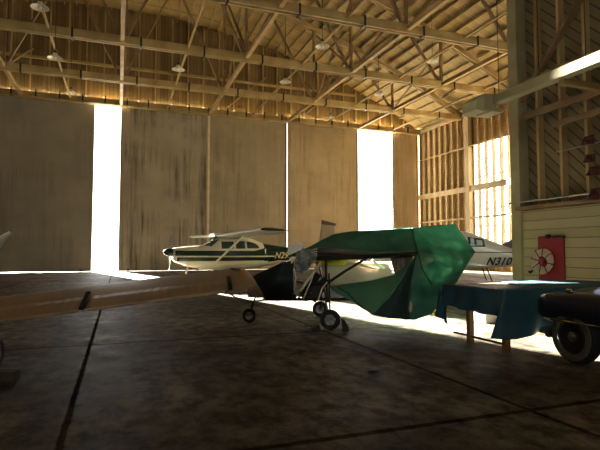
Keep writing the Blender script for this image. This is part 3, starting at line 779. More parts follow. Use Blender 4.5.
for s in (-1, 1):
    b = MB(); b.tube([(2.75, s * 1.31, .66), (2.9, s * 1.33, .2)], 0.045, 8); b.build('main_gear_leg', M['dark_steel'], a3)
    wheel(a3, (2.9, s * 1.33, .2), .2, .15, name='main_wheel')
b = MB(); b.tube([(1.0, 0, .8), (.9, 0, .2)], 0.04, 8); b.build('nose_gear_leg', M['dark_steel'], a3)
wheel(a3, (.9, 0, .18), .18, .13, name='nose_wheel')
propeller(a3, 0.0, 1.16, 0.84, math.radians(44), M['white'])
b = MB(); b.hull([Vector(q) for q in ((6.0, -.03, 1.35), (6.0, .03, 1.35), (7.1, -.03, 1.2), (7.1, .03, 1.2), (7.3, .02, 2.3), (7.3, -.02, 2.3), (6.8, .02, 2.3), (6.8, -.02, 2.3))]); b.build('tail_fin', M['white'], a3)
for s in (-1, 1): wing('tailplane', a3, M['white'], (6.2, s * .08, 1.2), (6.3, s * 1.6, 1.22), .8, .7, 0.09, 0)

# ================================================================== ULTRALIGHT under the green tarp
W1, W2, W3 = Vector((2.48, 9.66, 0)), Vector((3.63, 8.28, 0)), Vector((4.16, 10.03, 0))
hd_ = Vector((-.943, .333, 0)); lt_ = Vector((.333, .943, 0))
ul = empty('ultralight_aircraft', (3.9, 9.15, 0), label='three wheeled open frame ultralight aircraft under the green tarp', cat='aircraft')
inv = Vector(ul.location)
class LB_(MB):
    """mesh in world coordinates, built under the ultralight's empty"""
def U(mb, name, m, **k):
    bmesh.ops.translate(mb.bm, verts=mb.bm.verts, vec=-inv)
    return mb.build(name, m, ul, **k)
wa = math.atan2(hd_.y, hd_.x)
wheel(ul, W1 + Vector((0, 0, .145)) - inv, .145, .085, name='nose_wheel', ang=wa - 0.2)
wheel(ul, W2 + Vector((0, 0, .185)) - inv, .185, .12, name='main_wheel', ang=wa - 0.15)
wheel(ul, W3 + Vector((0, 0, .17)) - inv, .17, .11, name='main_wheel', ang=wa - 0.15)
KZ = .46
k0, k1 = Vector((2.75, 9.62, KZ)), Vector((4.95, 8.1, KZ + .15))
b = MB(); b.tube([k0, Vector((4.2, 9.1, KZ)), k1], 0.032, 10); U(b, 'keel_tube', M['dark_steel'], smooth=True)
b = MB()
b.tube([W1 + Vector((0.02, -.07, .145)), W1 + Vector((.05, -.05, .33)), W1 + Vector((.12, 0, .50))], 0.014, 8)
b.tube([W1 + Vector((0.02, .07, .145)), W1 + Vector((.05, .05, .33)), W1 + Vector((.12, 0, .50))], 0.014, 8)
U(b, 'nose_fork', M['dark_steel'], smooth=True)
b = MB(); b.tube([at(229, 292, 9.7), at(236, 297, 9.6), at(252, 301, 9.6), at(266, 299.5, 9.6), at(262, 293, 9.9), at(246, 291, 9.95)], 0.016, 8, closed=True); U(b, 'foot_bar', M['pale_tube'], smooth=True)
b = MB(); b.hull([at(248, 288, 9.8), at(248, 297, 9.8), at(265, 297.5, 9.7), at(263, 288, 9.8), at(249, 289, 10.1), at(265, 289, 10.1), at(265, 297, 10.1)]); U(b, 'floor_pan', M['wing_shade_tan'])
for W, s in ((W2, -1), (W3, 1)):
    b = MB(); b.tube([W + Vector((0, 0, .18)), Vector((3.9, 9.15, KZ)) + lt_ * s * .12], 0.02, 8); b.tube([W + Vector((0, 0, .18)), W + Vector((.05, .1 * -s, 1.0)) + lt_ * -s * .35], 0.016, 8); U(b, 'axle_strut', M['dark_steel'], smooth=True)
# nose pod cover
b = MB(); b.hull([at(253, 276, 9.75), at(283, 262, 9.45), at(294, 261, 9.5), at(294, 299, 9.5), at(266, 298, 9.55), at(256, 275, 9.9), at(284, 262, 10.3), at(293, 299, 10.3), at(268, 297, 10.2), at(276, 279, 9.36), at(293, 280, 9.38)])
bmesh.ops.subdivide_edges(b.bm, edges=b.bm.edges, cuts=3, use_grid_fill=True)
for v in b.bm.verts: v.co += Vector((0.3, -1, 0)) * 0.03 * mnoise.noise(v.co * 5)
U(b, 'nose_cover', M['pod'], smooth=True)
# frame posts and struts
def tubeU(name, pts, r, m): b = MB(); b.tube([at(*q) for q in pts], r, 8); U(b, name, M[m], smooth=True)
tubeU('front_post', [(292, 258, 9.5), (291, 272, 9.5), (293, 296, 9.5)], .024, 'pale_tube')
tubeU('control_stick', [(300, 291, 9.35), (321, 262, 9.45)], .03, 'pale_tube')
tubeU('wing_strut', [(324, 285, 9.4), (345, 271, 9.35), (367, 258, 9.3)], .027, 'dark_steel')
tubeU('rear_post', [(326, 258, 9.5), (326, 280, 9.5), (328, 302, 9.5)], .024, 'dark_steel')
tubeU('cross_tube', [(318, 262, 9.6), (327, 302, 9.5)], .015, 'dark_steel')
tubeU('far_strut', [(345, 261, 10.3), (366, 266, 10.3), (391, 271, 10.4)], .03, 'pale_tube')
tubeU('far_strut', [(372, 260, 10.2), (388, 272, 10.3)], .024, 'pale_tube')
tubeU('side_tube', [(297, 300, 9.5), (312, 278, 9.5), (318, 262, 9.5)], .016, 'dark_steel')
tubeU('seat_rail', [(306, 301, 9.6), (322, 276, 9.6)], .02, 'pale_tube')
tubeU('side_tube', [(303, 299, 9.3), (311, 281, 9.3), (316, 266, 9.35)], .013, 'pale_tube')
tubeU('side_tube', [(296, 281, 9.4), (310, 285, 9.4), (327, 281, 9.4)], .013, 'dark_steel')
tubeU('side_tube', [(318, 300, 9.3), (322, 288, 9.3), (327, 282, 9.35)], .014, 'pale_tube')
tubeU('control_cable', [(294, 268, 9.3), (296, 277, 9.3), (294, 290, 9.3)], .012, 'white_cloth')
# seat and engine block
b = MB()
s0, s1 = at(300, 297, 9.7), at(322, 297, 9.6); t0, t1 = at(312, 277, 9.8), at(327, 280, 9.8)
b.bar((at(302, 297, 9.75)), at(322, 294, 9.75), .42, .12); U(b, 'seat_base', M['seat'], bevel=0.03)
b = MB(); b.bar(at(307, 297, 9.85), at(321, 275, 9.85), .40, .11, (0.3, 1, 0)); U(b, 'seat_back', M['seat'], bevel=0.03)
b = MB(); b.hull([at(309, 285, 9.55), at(322, 279, 9.55), at(325, 291, 9.55), at(313, 298, 9.55), at(310, 285, 9.8), at(322, 280, 9.8), at(325, 292, 9.8), at(313, 298, 9.8)]); U(b, 'engine', M['dark_steel'])
b = MB(); b.lathe([(0, -.06), (.05, -.06), (.06, 0), (.05, .06), (0, .06)], 16, Matrix.Translation(at(293, 296, 9.42)) @ Matrix.Rotation(PI / 2, 4, 'X')); U(b, 'pedal', M['seat'], smooth=True)
# wing under the tarp
R = coons([at(317, 247, 10.6), at(345, 245, 10.6), at(380, 246, 10.3), at(418, 246, 9.6)], [at(418, 246, 9.6), at(417, 254, 8.95)],
          [at(317, 256, 9.55), at(345, 257, 9.45), at(380, 257, 9.3), at(417, 254, 8.95)], [at(317, 247, 10.6), at(317, 256, 9.55)], 24, 8, 0.03, 2.5, (0, 0, 1))
b = MB(); b.grid(R); U(b, 'wing', M['brown_wing'], smooth='full', solid=0.07)
b = MB(); b.tube([at(316, 259, 9.5), at(345, 258.5, 9.4), at(380, 257, 9.2), at(418, 252.5, 8.7)], 0.026, 10); U(b, 'leading_edge_tube', M['dark_steel'], smooth=True)
R = coons([at(314, 256, 9.8), at(330, 258, 9.8), at(349, 260, 9.9)], [at(349, 260, 9.9), at(344, 265, 9.9)], [at(315, 263.5, 9.7), at(330, 265, 9.7), at(344, 265, 9.9)], [at(314, 256, 9.8), at(315, 263.5, 9.7)], 12, 5, .02, 3)
b = MB(); b.grid(R); U(b, 'yellow_panel', M['yellow'], smooth='full', solid=0.03)
R = coons([at(320, 264, 10.3), at(345, 262, 10.5), at(376, 262, 10.7), at(400, 262, 10.7)], [at(400, 262, 10.7), at(399, 272, 9.7)], [at(329, 289, 9.95), at(350, 285, 9.9), at(375, 281, 9.8), at(399, 272, 9.7)], [at(320, 264, 10.3), at(329, 289, 9.95)], 16, 8, .04, 3)
b = MB(); b.grid(R); U(b, 'lower_sail', M['pale_sail'], smooth='full', solid=0.02)
# rags on the frame
def rag(name, m, top, right, bottom, left, label, seed, amp=.09):
    R = coons(top, right, bottom, left, 22, 22, amp, 6, (0.4, -1, 0.2), 0.5, seed)
    b = MB(); b.grid(R)
    tag(b.build(name, M[m], smooth='full', solid=0.012), label, 'rag')
rag('draped_rag', 'white_cloth', [at(289, 247, 9.5), at(297, 242, 9.55), at(305, 243.5, 9.6)], [at(305, 243.5, 9.6), at(302, 249, 9.45)], [at(289, 255, 9.45), at(294, 253, 9.42), at(302, 249, 9.45)], [at(289, 247, 9.5), at(288, 251, 9.46), at(289, 255, 9.45)], 'bright white rag draped over the front of the ultralight frame', 3)
rag('draped_rag', 'grey_cloth', [at(296, 253, 9.4), at(304, 249, 9.4), at(314, 249, 9.42)], [at(314, 249, 9.42), at(316, 258, 9.4), at(309, 269, 9.4)], [at(297, 271, 9.4), at(303, 273, 9.36), at(309, 269, 9.4)], [at(296, 253, 9.4), at(294, 262, 9.38), at(297, 271, 9.4)], 'crumpled grey rag hanging below the white rag', 8)
R = coons([at(390, 256, 9.3), at(400, 256, 9.25), at(414, 255, 9.1)], [at(414, 255, 9.1), at(412, 263, 9.1), at(403, 277, 9.1)], [at(396, 277, 9.25), at(400, 278, 9.2), at(403, 277, 9.1)], [at(390, 256, 9.3), at(393, 268, 9.3), at(396, 277, 9.25)], 24, 12, folds=lambda u, v: Vector((0, .03 * math.sin(u * 40), 0)))
b = MB(); b.grid(R); tag(b.build('hanging_cloth', M['plaid'], smooth='full', solid=0.012), 'brown striped cloth hanging in folds inside the green tarp', 'cloth')

# green tarp
tp = empty('green_tarp', (5.2, 9.0, 0), label='large translucent green tarp draped like a tent over the ultralight', cat='tarp')
tinv = Vector(tp.location)
def T(R, name, m, parent=None, solid=0.008):
    b = MB(); b.grid(R); bmesh.ops.translate(b.bm, verts=b.bm.verts, vec=-tinv)
    return b.build(name, M[m], parent or tp, smooth='full', solid=solid)
seam_pts = [at(412, 228, 9.8), at(414, 240, 9.45), at(417.5, 251.5, 9.0)]
R = coons([at(320, 241, 10.3), at(333, 234.5, 10.4), at(350, 231.5, 10.3), at(380, 229.5, 10.1), at(412, 228, 9.8)], seam_pts,
          [at(303, 250, 9.8), at(318, 248, 9.7), at(330, 247.5, 9.6), at(345, 249.5, 9.5), at(380, 253.5, 9.3), at(417.5, 251.5, 9.0)], [at(320, 241, 10.3), at(312, 245.5, 10.0), at(303, 250, 9.8)], 44, 16, 0.09, 2.2, (0, 0, 1), 0.0)
T(R, 'top_panel', 'tarp')
apex = at(455, 224, 10.1)
R = coons([at(412, 228, 9.8), at(433, 225.6, 9.95), apex], [apex, at(465, 238, 10.3), at(475, 252, 10.3), at(466, 266, 9.3), at(452, 289, 8.45), at(431, 313, 8.5)],
          [at(394, 317, 8.85), at(404, 319, 8.75), at(414, 319, 8.65), at(431, 313, 8.5)], seam_pts + [at(411, 270, 8.8), at(407, 285, 8.85), at(400, 300, 8.85), at(394, 317, 8.85)], 44, 48, 0.15, 2.4, (-.2, -1, 0), 0.0, 5)
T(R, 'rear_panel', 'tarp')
# sagging side panel
R = coons([at(329, 286.5, 9.75), at(345, 284, 9.65), at(370, 280.5, 9.4), at(393, 275, 9.2), at(404, 267, 9.1), at(413, 256, 9.0)], [at(413, 256, 9.0), at(402, 278, 8.85), at(388, 298, 8.95), at(373, 314, 9.05)],
          [at(334, 291, 9.5), at(342, 296, 9.4), at(352, 301, 9.35), at(360, 307, 9.2), at(373, 314, 9.05)], [at(329, 286.5, 9.75), at(331, 289, 9.6), at(334, 291, 9.5)], 32, 20, 0.07, 2.0, (0.2, -1, 0), 0.0, 2)
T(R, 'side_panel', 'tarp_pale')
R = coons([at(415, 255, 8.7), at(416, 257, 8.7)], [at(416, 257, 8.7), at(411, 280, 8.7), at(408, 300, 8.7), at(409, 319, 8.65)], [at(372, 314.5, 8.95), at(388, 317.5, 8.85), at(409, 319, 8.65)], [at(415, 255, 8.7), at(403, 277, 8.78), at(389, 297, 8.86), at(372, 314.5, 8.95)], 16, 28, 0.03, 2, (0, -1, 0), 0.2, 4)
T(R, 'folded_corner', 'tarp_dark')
b = MB(); b.tube([q + Vector((0, -.012, 0)) for q in (seam_pts + [at(421, 268, 8.66), at(431, 285, 8.6)])], 0.009, 6); bmesh.ops.translate(b.bm, verts=b.bm.verts, vec=-tinv); b.build('seam', M['seam'], tp)
b = MB(); b.tube([at(337, 287, 9.6), at(348, 293, 9.35), at(356, 302, 9.2), at(372, 314, 8.95)], 0.009, 6); bmesh.ops.translate(b.bm, verts=b.bm.verts, vec=-tinv); b.build('seam', M['seam'], tp)
b = MB(); b.hull([at(410, 306, 8.6) + Vector((random.uniform(-.035, .035), random.uniform(-.03, .03), random.uniform(-.11, .09))) for _ in range(24)]); bmesh.ops.translate(b.bm, verts=b.bm.verts, vec=-tinv); b.build('knotted_tie', M['hose'], tp, smooth=True)

# chocks
def chock(c, ang, label, s=(.16, .34, .13)):
    b = MB(); L, W, H = s
    pr = [(-L / 2, 0), (L / 2, 0), (L / 2, H * .35), (-L / 2 + .03, H), (-L / 2, H)]
    A = [Vector((x, -W / 2, z)) for x, z in pr]; B = [Vector((x, W / 2, z)) for x, z in pr]
    va = [b.bm.verts.new(p) for p in A]; vb = [b.bm.verts.new(p) for p in B]
    b.bm.faces.new(va); b.bm.faces.new(vb)
    for i in range(5): b.bm.faces.new((va[i], va[(i + 1) % 5], vb[(i + 1) % 5], vb[i]))
    o = b.build('wheel_chock', M['chock'], bevel=0.008); o.location = c; o.rotation_euler = (0, 0, ang)
    tag(o, label, 'chock', 'wooden wheel chocks')
fw = Vector((math.cos(wa), math.sin(wa), 0))
chock(W2 + fw * .27, wa, 'wooden wheel chock left of the near ultralight main wheel', (.15, .28, .10))
chock(W2 - fw * .27, wa + PI, 'wooden wheel chock right of the near ultralight main wheel', (.11, .28, .20))
c = at(-3, 371, 5.5); c.z = 0
b = MB(); b.box((0, 0, .055), (.55, .12, .11)); o = b.build('wheel_chock', M['chock'], loc=c, bevel=0.01); o.rotation_euler = (0, 0, -YAW)
tag(o, 'long timber chock block at the left edge by the low wing wheel', 'chock', 'wooden wheel chocks')

# yellow stand behind the tarp hem
c = at(431, 315, 11.2); c.z = 0
st = empty('axle_stand', c, .3, label='small yellow steel stand behind the hem of the green tarp', cat='stand')
for sx in (-1, 1):
    for sy in (-1, 1):
        b = MB(); b.bar((sx * .16, sy * .16, 0), (sx * .06, sy * .06, .42), .035, .035); b.build('leg', M['yellow_steel'], st)
b = MB(); b.box((0, 0, .43), (.22, .22, .04)); b.build('top_plate', M['yellow_steel'], st)
b = MB()
for s in (-1, 1): b.bar((s * .13, -.13, .1), (s * .13, .13, .1), .025, .025); b.bar((-.13, s * .13, .1), (.13, s * .13, .1), .025, .025)
b.build('rung', M['yellow_steel'], st)

# ================================================================== TABLE with blue tarp
tb = empty('work_table', (6.6, 6.26, 0), label='long wooden work table with red-brown legs under a blue tarp', cat='table')
TH = .87; tx0, tx1, ty0, ty1 = -1.5, 1.5, -.72, .72
b = MB(); b.box((0, 0, TH - .025), (tx1 - tx0, ty1 - ty0, .05)); b.build('tabletop', M['tabletop'], tb, bevel=0.005)
b = MB()
for s in (ty0 + .1, ty1 - .1): b.box((0, s, TH - .1), (tx1 - tx0 - .2, .03, .1))
for s in (tx0 + .1, tx1 - .1): b.box((s, 0, TH - .1), (.03, ty1 - ty0 - .2, .1))
b.build('apron_rail', M['wood_leg'], tb)
for x in (tx0 + .08, tx1 - .08):
    for y in (ty0 + .08, ty0 + .84):
        b = MB(); b.box((x, y, (TH - .05) / 2), (.085, .085, TH - .05)); b.build('leg', M['wood_leg'], tb, bevel=0.006)
for x in (tx0 + .08, tx1 - .08):
    b = MB(); b.bar((x, ty0 + .08, .1), (x, ty1 - .2, .1), .03, .03); b.build('stretcher', M['dark_steel'], tb)

ct = empty('blue_tarp', (6.6, 6.26, 0), label='dark blue tarp spread over the work table and hanging down its sides', cat='tarp')
def C(R, name, solid=0.006):
    b = MB(); b.grid(R); return b.build(name, M['blue'], ct, smooth='full', solid=solid)
e = .02
def V3(x, y, z): return Vector((x, y, z))
R = coons([V3(tx0 - e, ty0 + .14, TH + .012), V3(tx0 + .7, ty0 + .3, TH + .012), V3(tx0 + 1.25, ty1, TH + .012), V3(tx1, ty1, TH + .012)], [V3(tx1, ty1, TH + .012), V3(tx1, ty0 - e, TH + .012)], [V3(tx0 - e, ty0 - e, TH + .01), V3(tx1, ty0 - e, TH + .012)], [V3(tx0 - e, ty0 + .14, TH + .012), V3(tx0 - e, ty0 - e, TH + .01)], 40, 20, folds=lambda u, v: Vector((0, 0, .012 * abs(mnoise.noise(Vector((u * 9, v * 6, 1)))))))
b = MB(); b.grid(R); b.build('top_sheet', M['tabletop_cloth'] if 'tabletop_cloth' in M else M['blue'], ct, smooth='full', solid=.005)
# end fall (faces left), short with a long tail at the far corner
R = coons([V3(tx0 - e, ty1 - .1, TH + .01), V3(tx0 - e, ty0 - e, TH + .01)], [V3(tx0 - e, ty0 - e, TH + .01), V3(tx0 - .05, ty0 - .03, .50)],
          [V3(tx0 - .06, ty1 - .1, .56), V3(tx0 - .06, .2, .52), V3(tx0 - .05, ty0 - .03, .50)], [V3(tx0 - e, ty1 - .1, TH + .01), V3(tx0 - .06, ty1 - .1, .56)], 30, 14, folds=lambda u, v: Vector((-.035 * v * math.sin(u * 19 + 1) - .01, 0, 0)))
C(R, 'end_fall')
R = coons([V3(tx0 - .07, ty1 + .02, .80), V3(tx0 - .07, ty1 - .22, .62)], [V3(tx0 - .07, ty1 - .22, .62), V3(tx0 - .1, ty1 - .30, .26)], [V3(tx0 - .12, ty1 + .04, .36), V3(tx0 - .1, ty1 - .30, .26)], [V3(tx0 - .07, ty1 + .02, .80), V3(tx0 - .12, ty1 + .04, .36)], 12, 14, folds=lambda u, v: Vector((.03 * math.sin(u * 9 + v * 3), 0, 0)))
C(R, 'corner_tail')
R = coons([V3(tx0 - e, ty0 - e, TH + .01), V3(tx0 + 1.2, ty0 - e, TH + .01), V3(tx1, ty0 - e, TH + .012)], [V3(tx1, ty0 - e, TH + .012), V3(tx1, ty0 - .08, .30)],
          [V3(tx0 - .26, ty0 + .02, .22), V3(tx0 + .1, ty0 - .10, .20), V3(tx0 + .45, ty0 - .10, .28), V3(tx0 + 1.2, ty0 - .08, .34), V3(tx1, ty0 - .08, .30)], [V3(tx0 - e, ty0 - e, TH + .01), V3(tx0 - .26, ty0 + .02, .22)], 60, 18, folds=lambda u, v: Vector((0, -.04 * v * (math.sin(u * 42) + .5 * math.sin(u * 17)) - .015, 0)))
C(R, 'front_fall')
# pale bin shape standing in for the lit bottom of the blue tarp
bn = empty('tarp_stand_in_bin', (7.05, 8.1, 0), .1, label='pale blue bin standing in for the lit tarp bottom under the table', cat='bin')
b = MB()
b.hull([Vector((sx * (.30 if z else .26), sy * (.2 if z else .17), z * .24)) for sx in (-1, 1) for sy in (-1, 1) for z in (0, 1)])
b.build('tub', M['pale_box'], bn, bevel=.02)
b = MB(); b.box((0, 0, .255), (.66, .46, .035)); b.build('lid', M['pale_box'], bn, bevel=.01)

# ================================================================== CAR
car = empty('vintage_car', (6.17, 2.95, 0), math.radians(-3), label='dark blue vintage car with chrome trim and worn whitewall tyre at the right edge', cat='car')
def loft(name, secs, m, e=3.2, n=32, smooth=True):
    """secs: (y, xc, hw, zb, zt)"""
    mb = MB(); V = []
    for y, xc, hw, zb, zt in secs:
        zc, hh = (zb + zt) / 2, (zt - zb) / 2; r = []
        for k in range(n):
            a = 2 * PI * k / n; c, s = math.cos(a), math.sin(a)
            r.append(mb.bm.verts.new((xc + hw * math.copysign(abs(c) ** (2 / e), c), y, zc + hh * math.copysign(abs(s) ** (2 / e), s))))
        V.append(r)
    for A, B in zip(V, V[1:]):
        for k in range(n): mb.bm.faces.new((A[k], A[(k + 1) % n], B[(k + 1) % n], B[k]))
    mb.bm.faces.new(V[0]); mb.bm.faces.new(V[-1])
    return mb.build(name, m, car, smooth=True)
for s in (-1, 1):
    loft('front_fender', [(2.34, s * .66, .05, .62, .70), (2.33, s * .66, .15, .54, .80), (2.27, s * .67, .20, .49, .845), (2.12, s * .68, .225, .47, .865), (1.7, s * .68, .235, .47, .875), (.9, s * .69, .225, .47, .88), (0, s * .70, .21, .47, .88), (-1.2, s * .70, .21, .47, .88), (-2.2, s * .68, .2, .47, .86), (-2.5, s * .66, .1, .52, .78)], M['car'])
    loft('rocker_panel', [(1.22, s * .73, .10, .2, .5), (0, s * .75, .12, .18, .5), (-1.1, s * .75, .12, .18, .5)], M['car'])
    b = MB(); b.tube([(s * .90, 2.18, .535), (s * .922, 1.7, .535), (s * .922, .9, .53), (s * .92, -2.2, .53)], 0.014, 8); b.build('chrome_strip', M['chrome'], car, smooth=True)
    for y in (1.72, -1.55):
        w = wheel(car, (s * .80, y, .345), .345, .20, 'X', 'wheel', 'dark_steel')
        mt = Matrix.Translation((s * .80, y, .345)) @ Matrix.Rotation(PI / 2, 4, 'Y')
        q = s * .102
        b = MB(); b.lathe([(.215, q * .9), (.235, q * 1.03), (.285, q * 1.03), (.305, q * .9)], 36, mt); b.build('whitewall', M['whitewall'], w, smooth=True, solid=.004)
        b = MB(); b.lathe([(.19, q * .8), (.205, q * .98), (.212, q * .8)], 36, mt); b.build('rim_ring', M['chrome'], w, smooth=True, solid=.006)
        b = MB(); b.lathe([(0, q * 1.0), (.04, q * .95), (.065, q * .8), (.07, q * .6)], 28, mt); b.build('hub_cap', M['chrome'], w, smooth=True)
    b = MB(); b.lathe([(0, .10), (.05, .095), (.085, .06), (.095, 0.0), (.1, -.02), (0, -.04)], 24, Matrix.Translation((s * .66, 2.26, .70)) @ Matrix.Rotation(-PI / 2, 4, 'X')); b.build('headlight', M['chrome'], car, smooth=True)
    b = MB(); b.lathe([(0, .06), (.025, .045), (.035, 0), (.03, -.05), (0, -.08)], 16, Matrix.Translation((s * .67, 1.95, .895)) @ Matrix.Rotation(-PI / 2, 4, 'X')); b.build('marker_lamp', M['chrome'], car, smooth=True)
loft('hood', [(2.28, 0, .40, .42, .82), (2.15, 0, .50, .40, .92), (1.5, 0, .56, .40, .97), (.75, 0, .62, .40, .99)], M['car'], 3.0)
loft('body', [(.8, 0, .66, .22, .97), (.3, 0, .74, .2, .96), (-1.3, 0, .74, .2, .95), (-2.2, 0, .66, .3, .92), (-2.5, 0, .5, .4, .8)], M['car'], 4)
loft('cabin', [(.55, 0, .60, .9, .98), (.15, 0, .60, .9, 1.38), (-.3, 0, .60, .9, 1.48), (-1.0, 0, .60, .9, 1.46), (-1.5, 0, .56, .9, 1.2), (-1.8, 0, .5, .9, .96)], M['car_glass'], 3.5)
loft('roof', [(.12, 0, .58, 1.36, 1.42), (-.3, 0, .62, 1.44, 1.52), (-1.0, 0, .62, 1.42, 1.50), (-1.3, 0, .56, 1.32, 1.38)], M['car'], 3)
b = MB()
pts = [(-.86, 2.10, .33), (-.8, 2.26, .33), (-.5, 2.30, .33), (0, 2.31, .33), (.5, 2.30, .33), (.8, 2.26, .33), (.86, 2.10, .33)]
b.tube(pts, .062, 12); b.build('front_bumper', M['chrome'], car, smooth=True)
for s in (-1, 1):
    b = MB(); b.bar((s * .45, 2.0, .36), (s * .45, 2.30, .34), .05, .05); b.build('bumper_bracket', M['dark_steel'], car)
b = MB(); b.tube([(-.86, -2.3, .36), (-.6, -2.55, .36), (.6, -2.55, .36), (.86, -2.3, .36)], .06, 12); b.build('rear_bumper', M['chrome'], car, smooth=True)
b = MB(); b.box((0, 2.2, .52), (.8, .1, .26)); b.build('grille', M['chrome'], car, bevel=.02)
b = MB(); b.box((0, -.1, .26), (1.3, 3.9, .12)); b.build('chassis', M['dark_steel'], car)

# ================================================================== FIRE HOSE on the partition
hx = XW
hb = empty('fire_hose_station', (hx, 8.5, 0), label='red fire hose board with coiled pale hose reel on the cream shiplap wall', cat='fire hose')
b = MB(); b.box((-.03, 0, 1.27), (.05, .70, 1.0)); b.build('backboard', M['red'], hb, bevel=.006)
RX = Matrix.Rotation(-PI / 2, 4, 'Y')
cz, cy = 1.20, .17
reel = MB()
reel.lathe([(.0, 0), (.07, 0), (.07, .10), (.0, .10)], 28, Matrix.Translation((-.06, cy, cz)) @ RX); rl = reel.build('reel_drum', M['red'], hb, smooth=True)
for k, (rr, n) in enumerate(((.14, 1), (.175, 1), (.21, 1), (.245, 1), (.28, 1))):
    pass
cpt = []
for i in range(260):
    t = i / 259; a = t * 2 * PI * 7.0; rr = .125 + .165 * t
    cpt.append((-.11 - .035 * math.sin(t * 47), cy + rr * math.cos(a), cz + rr * math.sin(a) * 1.0))
b = MB(); b.tube(cpt, .017, 8); b.tube([(cpt[-1][0], cpt[-1][1], cpt[-1][2]), (-.12, cy + .30, cz - .12), (-.11, cy + .27, cz - .26), (-.1, cy + .12, cz - .33)], .017, 8)
b.build('hose', M['hose'], hb, smooth=True)
for k in range(8):
    a = k * PI / 4 + .2
    b = MB(); b.tube([(-.155, cy + .09 * math.cos(a), cz + .09 * math.sin(a)), (-.165, cy + .29 * math.cos(a), cz + .29 * math.sin(a)), (-.10, cy + .31 * math.cos(a), cz + .31 * math.sin(a))], .010, 6); b.build('reel_spoke', M['dark_steel'], rl)
b = MB(); b.tube([(-.05, -.12, 1.74), (-.14, -.12, 1.76), (-.14, -.30, 1.76), (-.06, -.42, 1.74)], .022, 8); b.lathe([(0, -.03), (.05, -.03), (.05, .03), (0, .03)], 16, Matrix.Translation((-.14, -.02, 1.76)) @ RX); b.build('valve', M['dark_steel'], hb, smooth=True)
b = MB(); b.tube([(-.11, cy + .30, cz - .22), (-.12, cy + .36, cz - .27), (-.12, cy + .40, cz - .25)], .028, 10); b.build('nozzle', M['dark_steel'], hb, smooth=True)

# red bunting hanging on the studs at the right edge
for i, (px, py, s) in enumerate(((590, 142, .2), (591, 160, .18), (594, 173, .2), (596, 196, .26))):
    c = at(px, py, 10.3); c.x = XW - .12; c.y = c.x / math.tan(YAW + math.atan((px - 300) / F))
    b = MB(); b.grid(coons([Vector((0, .3 * s, s * .5)), Vector((0, -.9 * s, s * .45))], [Vector((0, -.9 * s, s * .45)), Vector((-.05, -1.0 * s, -s * .5))], [Vector((-.05, .5 * s, -s * .4)), Vector((-.05, -1.0 * s, -s * .5))], [Vector((0, .3 * s, s * .5)), Vector((-.05, .5 * s, -s * .4))], 14, 12, .07, 9, (1, 0, 0), .4, i * 3))
    o = b.build('red_bundle', M['red_cloth'], loc=c, smooth='full', solid=.012)
    tag(o, ('topmost faded red cloth tied to the partition studs at the right edge', 'second faded red cloth down the partition studs', 'third faded red cloth down the partition studs', 'lowest and largest faded red cloth just above the partition ledge')[i], 'cloth', 'red cloths on the partition studs')

# ================================================================== OVERHEAD TRACK BEAM
XB = 7.42
tr = empty('track_beam', (XB, 8.45, 4.61), label='pale overhead track beam bracketed off the partition, sunlit at its near end', cat='beam')
b = MB(); b.box((0, -5.2, 0), (.20, 10.0, .185)); b.build('beam', M['fluor'], tr, bevel=.006)
b = MB(); b.box((-.16, .0, -.06), (.30, .55, .36)); b.hull([Vector((-.30, y, z)) for y in (-.26, .26) for z in (-.28, .12)] + [Vector((-.46, y, z)) for y in (-.2, .26) for z in (-.22, -.02)]); b.build('end_hood', M['fluor'], tr, bevel=.01)
b = MB(); b.box((-.12, -.2, -.27), (.30, .5, .07)); b.build('hood_lip', M['fluor'], tr)
for k in range(4):
    y = -1.9 - k * 1.6
    b = MB(); b.bar((0, y, -.14), (1.95, y, -.14), .1, .12); b.build('bracket_arm', M['timber'], tr)
    b = MB(); b.bar((.1, y, -.05), (1.95, y, 1.1), .07, .1, (0, 1, 0)); b.build('bracket_brace', M['timber'], tr)
for y in (-.35, -1.4, -2.4):
    b = MB(); b.tube([(0, y, .09), (0, y, 7.4)], .008, 6); b.build('hanger_rod', M['dark_steel'], tr)
b = MB(); b.bar((1.2, -.6, -.5), (1.2, -9, -.5), .08, .12); b.build('lower_rail', M['timber_dark'], tr)

# small litter on the floor
def flat_scrap(px, py, s, label, m='dark_steel'):
    c = ground(px, py)
    b = MB(); b.hull([Vector((random.uniform(-s, s), random.uniform(-s * .5, s * .5), random.uniform(0, s * .25))) for _ in range(14)] + [Vector((s, 0, 0)), Vector((-s, 0, 0)), Vector((0, s * .5, 0)), Vector((0, -s * .5, 0))])
    tag(b.build('floor_scrap', M[m], loc=c), label, 'scrap', 'scraps on the floor')
flat_scrap(373, 369, .09, 'dark scrap lying on the open floor right of the ultralight wheels')
flat_scrap(286, 422, .02, 'tiny dark pebble on the open floor near the bottom')
flat_scrap(54, 292.5, .08, 'small dark scrap on the floor beyond the left wing')

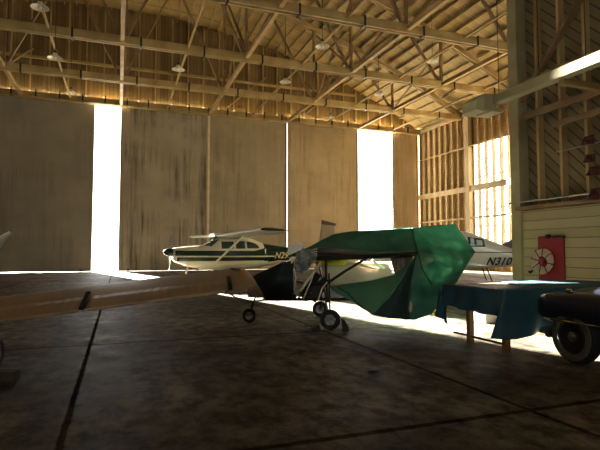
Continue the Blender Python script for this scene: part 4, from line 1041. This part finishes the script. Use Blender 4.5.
# hedge outside the right wall windows
b = MB()
for i in range(14):
    y = 8 + i * 2.6; h = random.uniform(3.0, 5.0)
    mt = Matrix.Translation((XR + 16 + random.uniform(-1, 1), y, h * .5)) @ Matrix.Diagonal((1.8, 2.0, h * .55, 1))
    g = bmesh.ops.create_icosphere(b.bm, subdivisions=3, radius=1); 
    for v in g['verts']: v.co = v.co * (1 + .25 * mnoise.noise(v.co * 3 + Vector((i * 7, 0, 0))))
    bmesh.ops.transform(b.bm, matrix=mt, verts=g['verts'])
tag(b.build('hedge', M['leaf'], smooth=True), 'green hedge outside glimpsed through the tall windows', 'hedge', None, 'stuff')

# ================================================================== LIGHT
AZ = math.radians(-12.7); EL = math.radians(12.5)
sd_ = bpy.data.lights.new('sun', 'SUN'); sd_.energy = 330; sd_.angle = math.radians(.53); sd_.color = (1, .95, .80)
sun = bpy.data.objects.new('sun', sd_); COL.objects.link(sun)
d = Vector((-math.sin(AZ) * math.cos(EL), -math.cos(AZ) * math.cos(EL), -math.sin(EL)))
sun.rotation_euler = d.to_track_quat('-Z', 'Y').to_euler(); sun.location = (-8, 60, 15)
w = bpy.data.worlds.new('sky'); S.world = w; w.use_nodes = True
bg = w.node_tree.nodes['Background']; bg.inputs[0].default_value = (1.0, .98, .95, 1); bg.inputs[1].default_value = 12
def portal(c, sx, sy, direction):
    l = bpy.data.lights.new('sky_portal', 'AREA'); l.shape = 'RECTANGLE'; l.size = sx; l.size_y = sy
    o = bpy.data.objects.new('sky_portal', l); COL.objects.link(o); o.location = c
    o.rotation_euler = Vector(direction).to_track_quat('-Z', 'Z').to_euler()
    l.cycles.is_portal = True
portal((-.9, D + .35, 6.1), 1.9, 12.3, (0, -1, 0))
portal((21.35, D + .35, 6.1), 3.6, 12.3, (0, -1, 0))
portal((17.6, YB - .3, 7.8), 16.0, 7.2, (0, 1, 0))
portal((-17, YB - .3, 7.8), 14.0, 7.2, (0, 1, 0))
portal((XR + .3, 23.4, 5.3), 16.0, 9.2, (-1, 0, 0))

S.view_settings.view_transform = 'Standard'; S.view_settings.look = 'None'
S.view_settings.exposure = -0.6; S.view_settings.gamma = 1; S.view_settings.use_curve_mapping = False
S.cycles.max_bounces = 10; S.cycles.diffuse_bounces = 8; S.cycles.glossy_bounces = 3; S.cycles.transmission_bounces = 4; S.cycles.transparent_max_bounces = 8
S.cycles.use_denoising = True
S.cycles.sample_clamp_indirect = 0
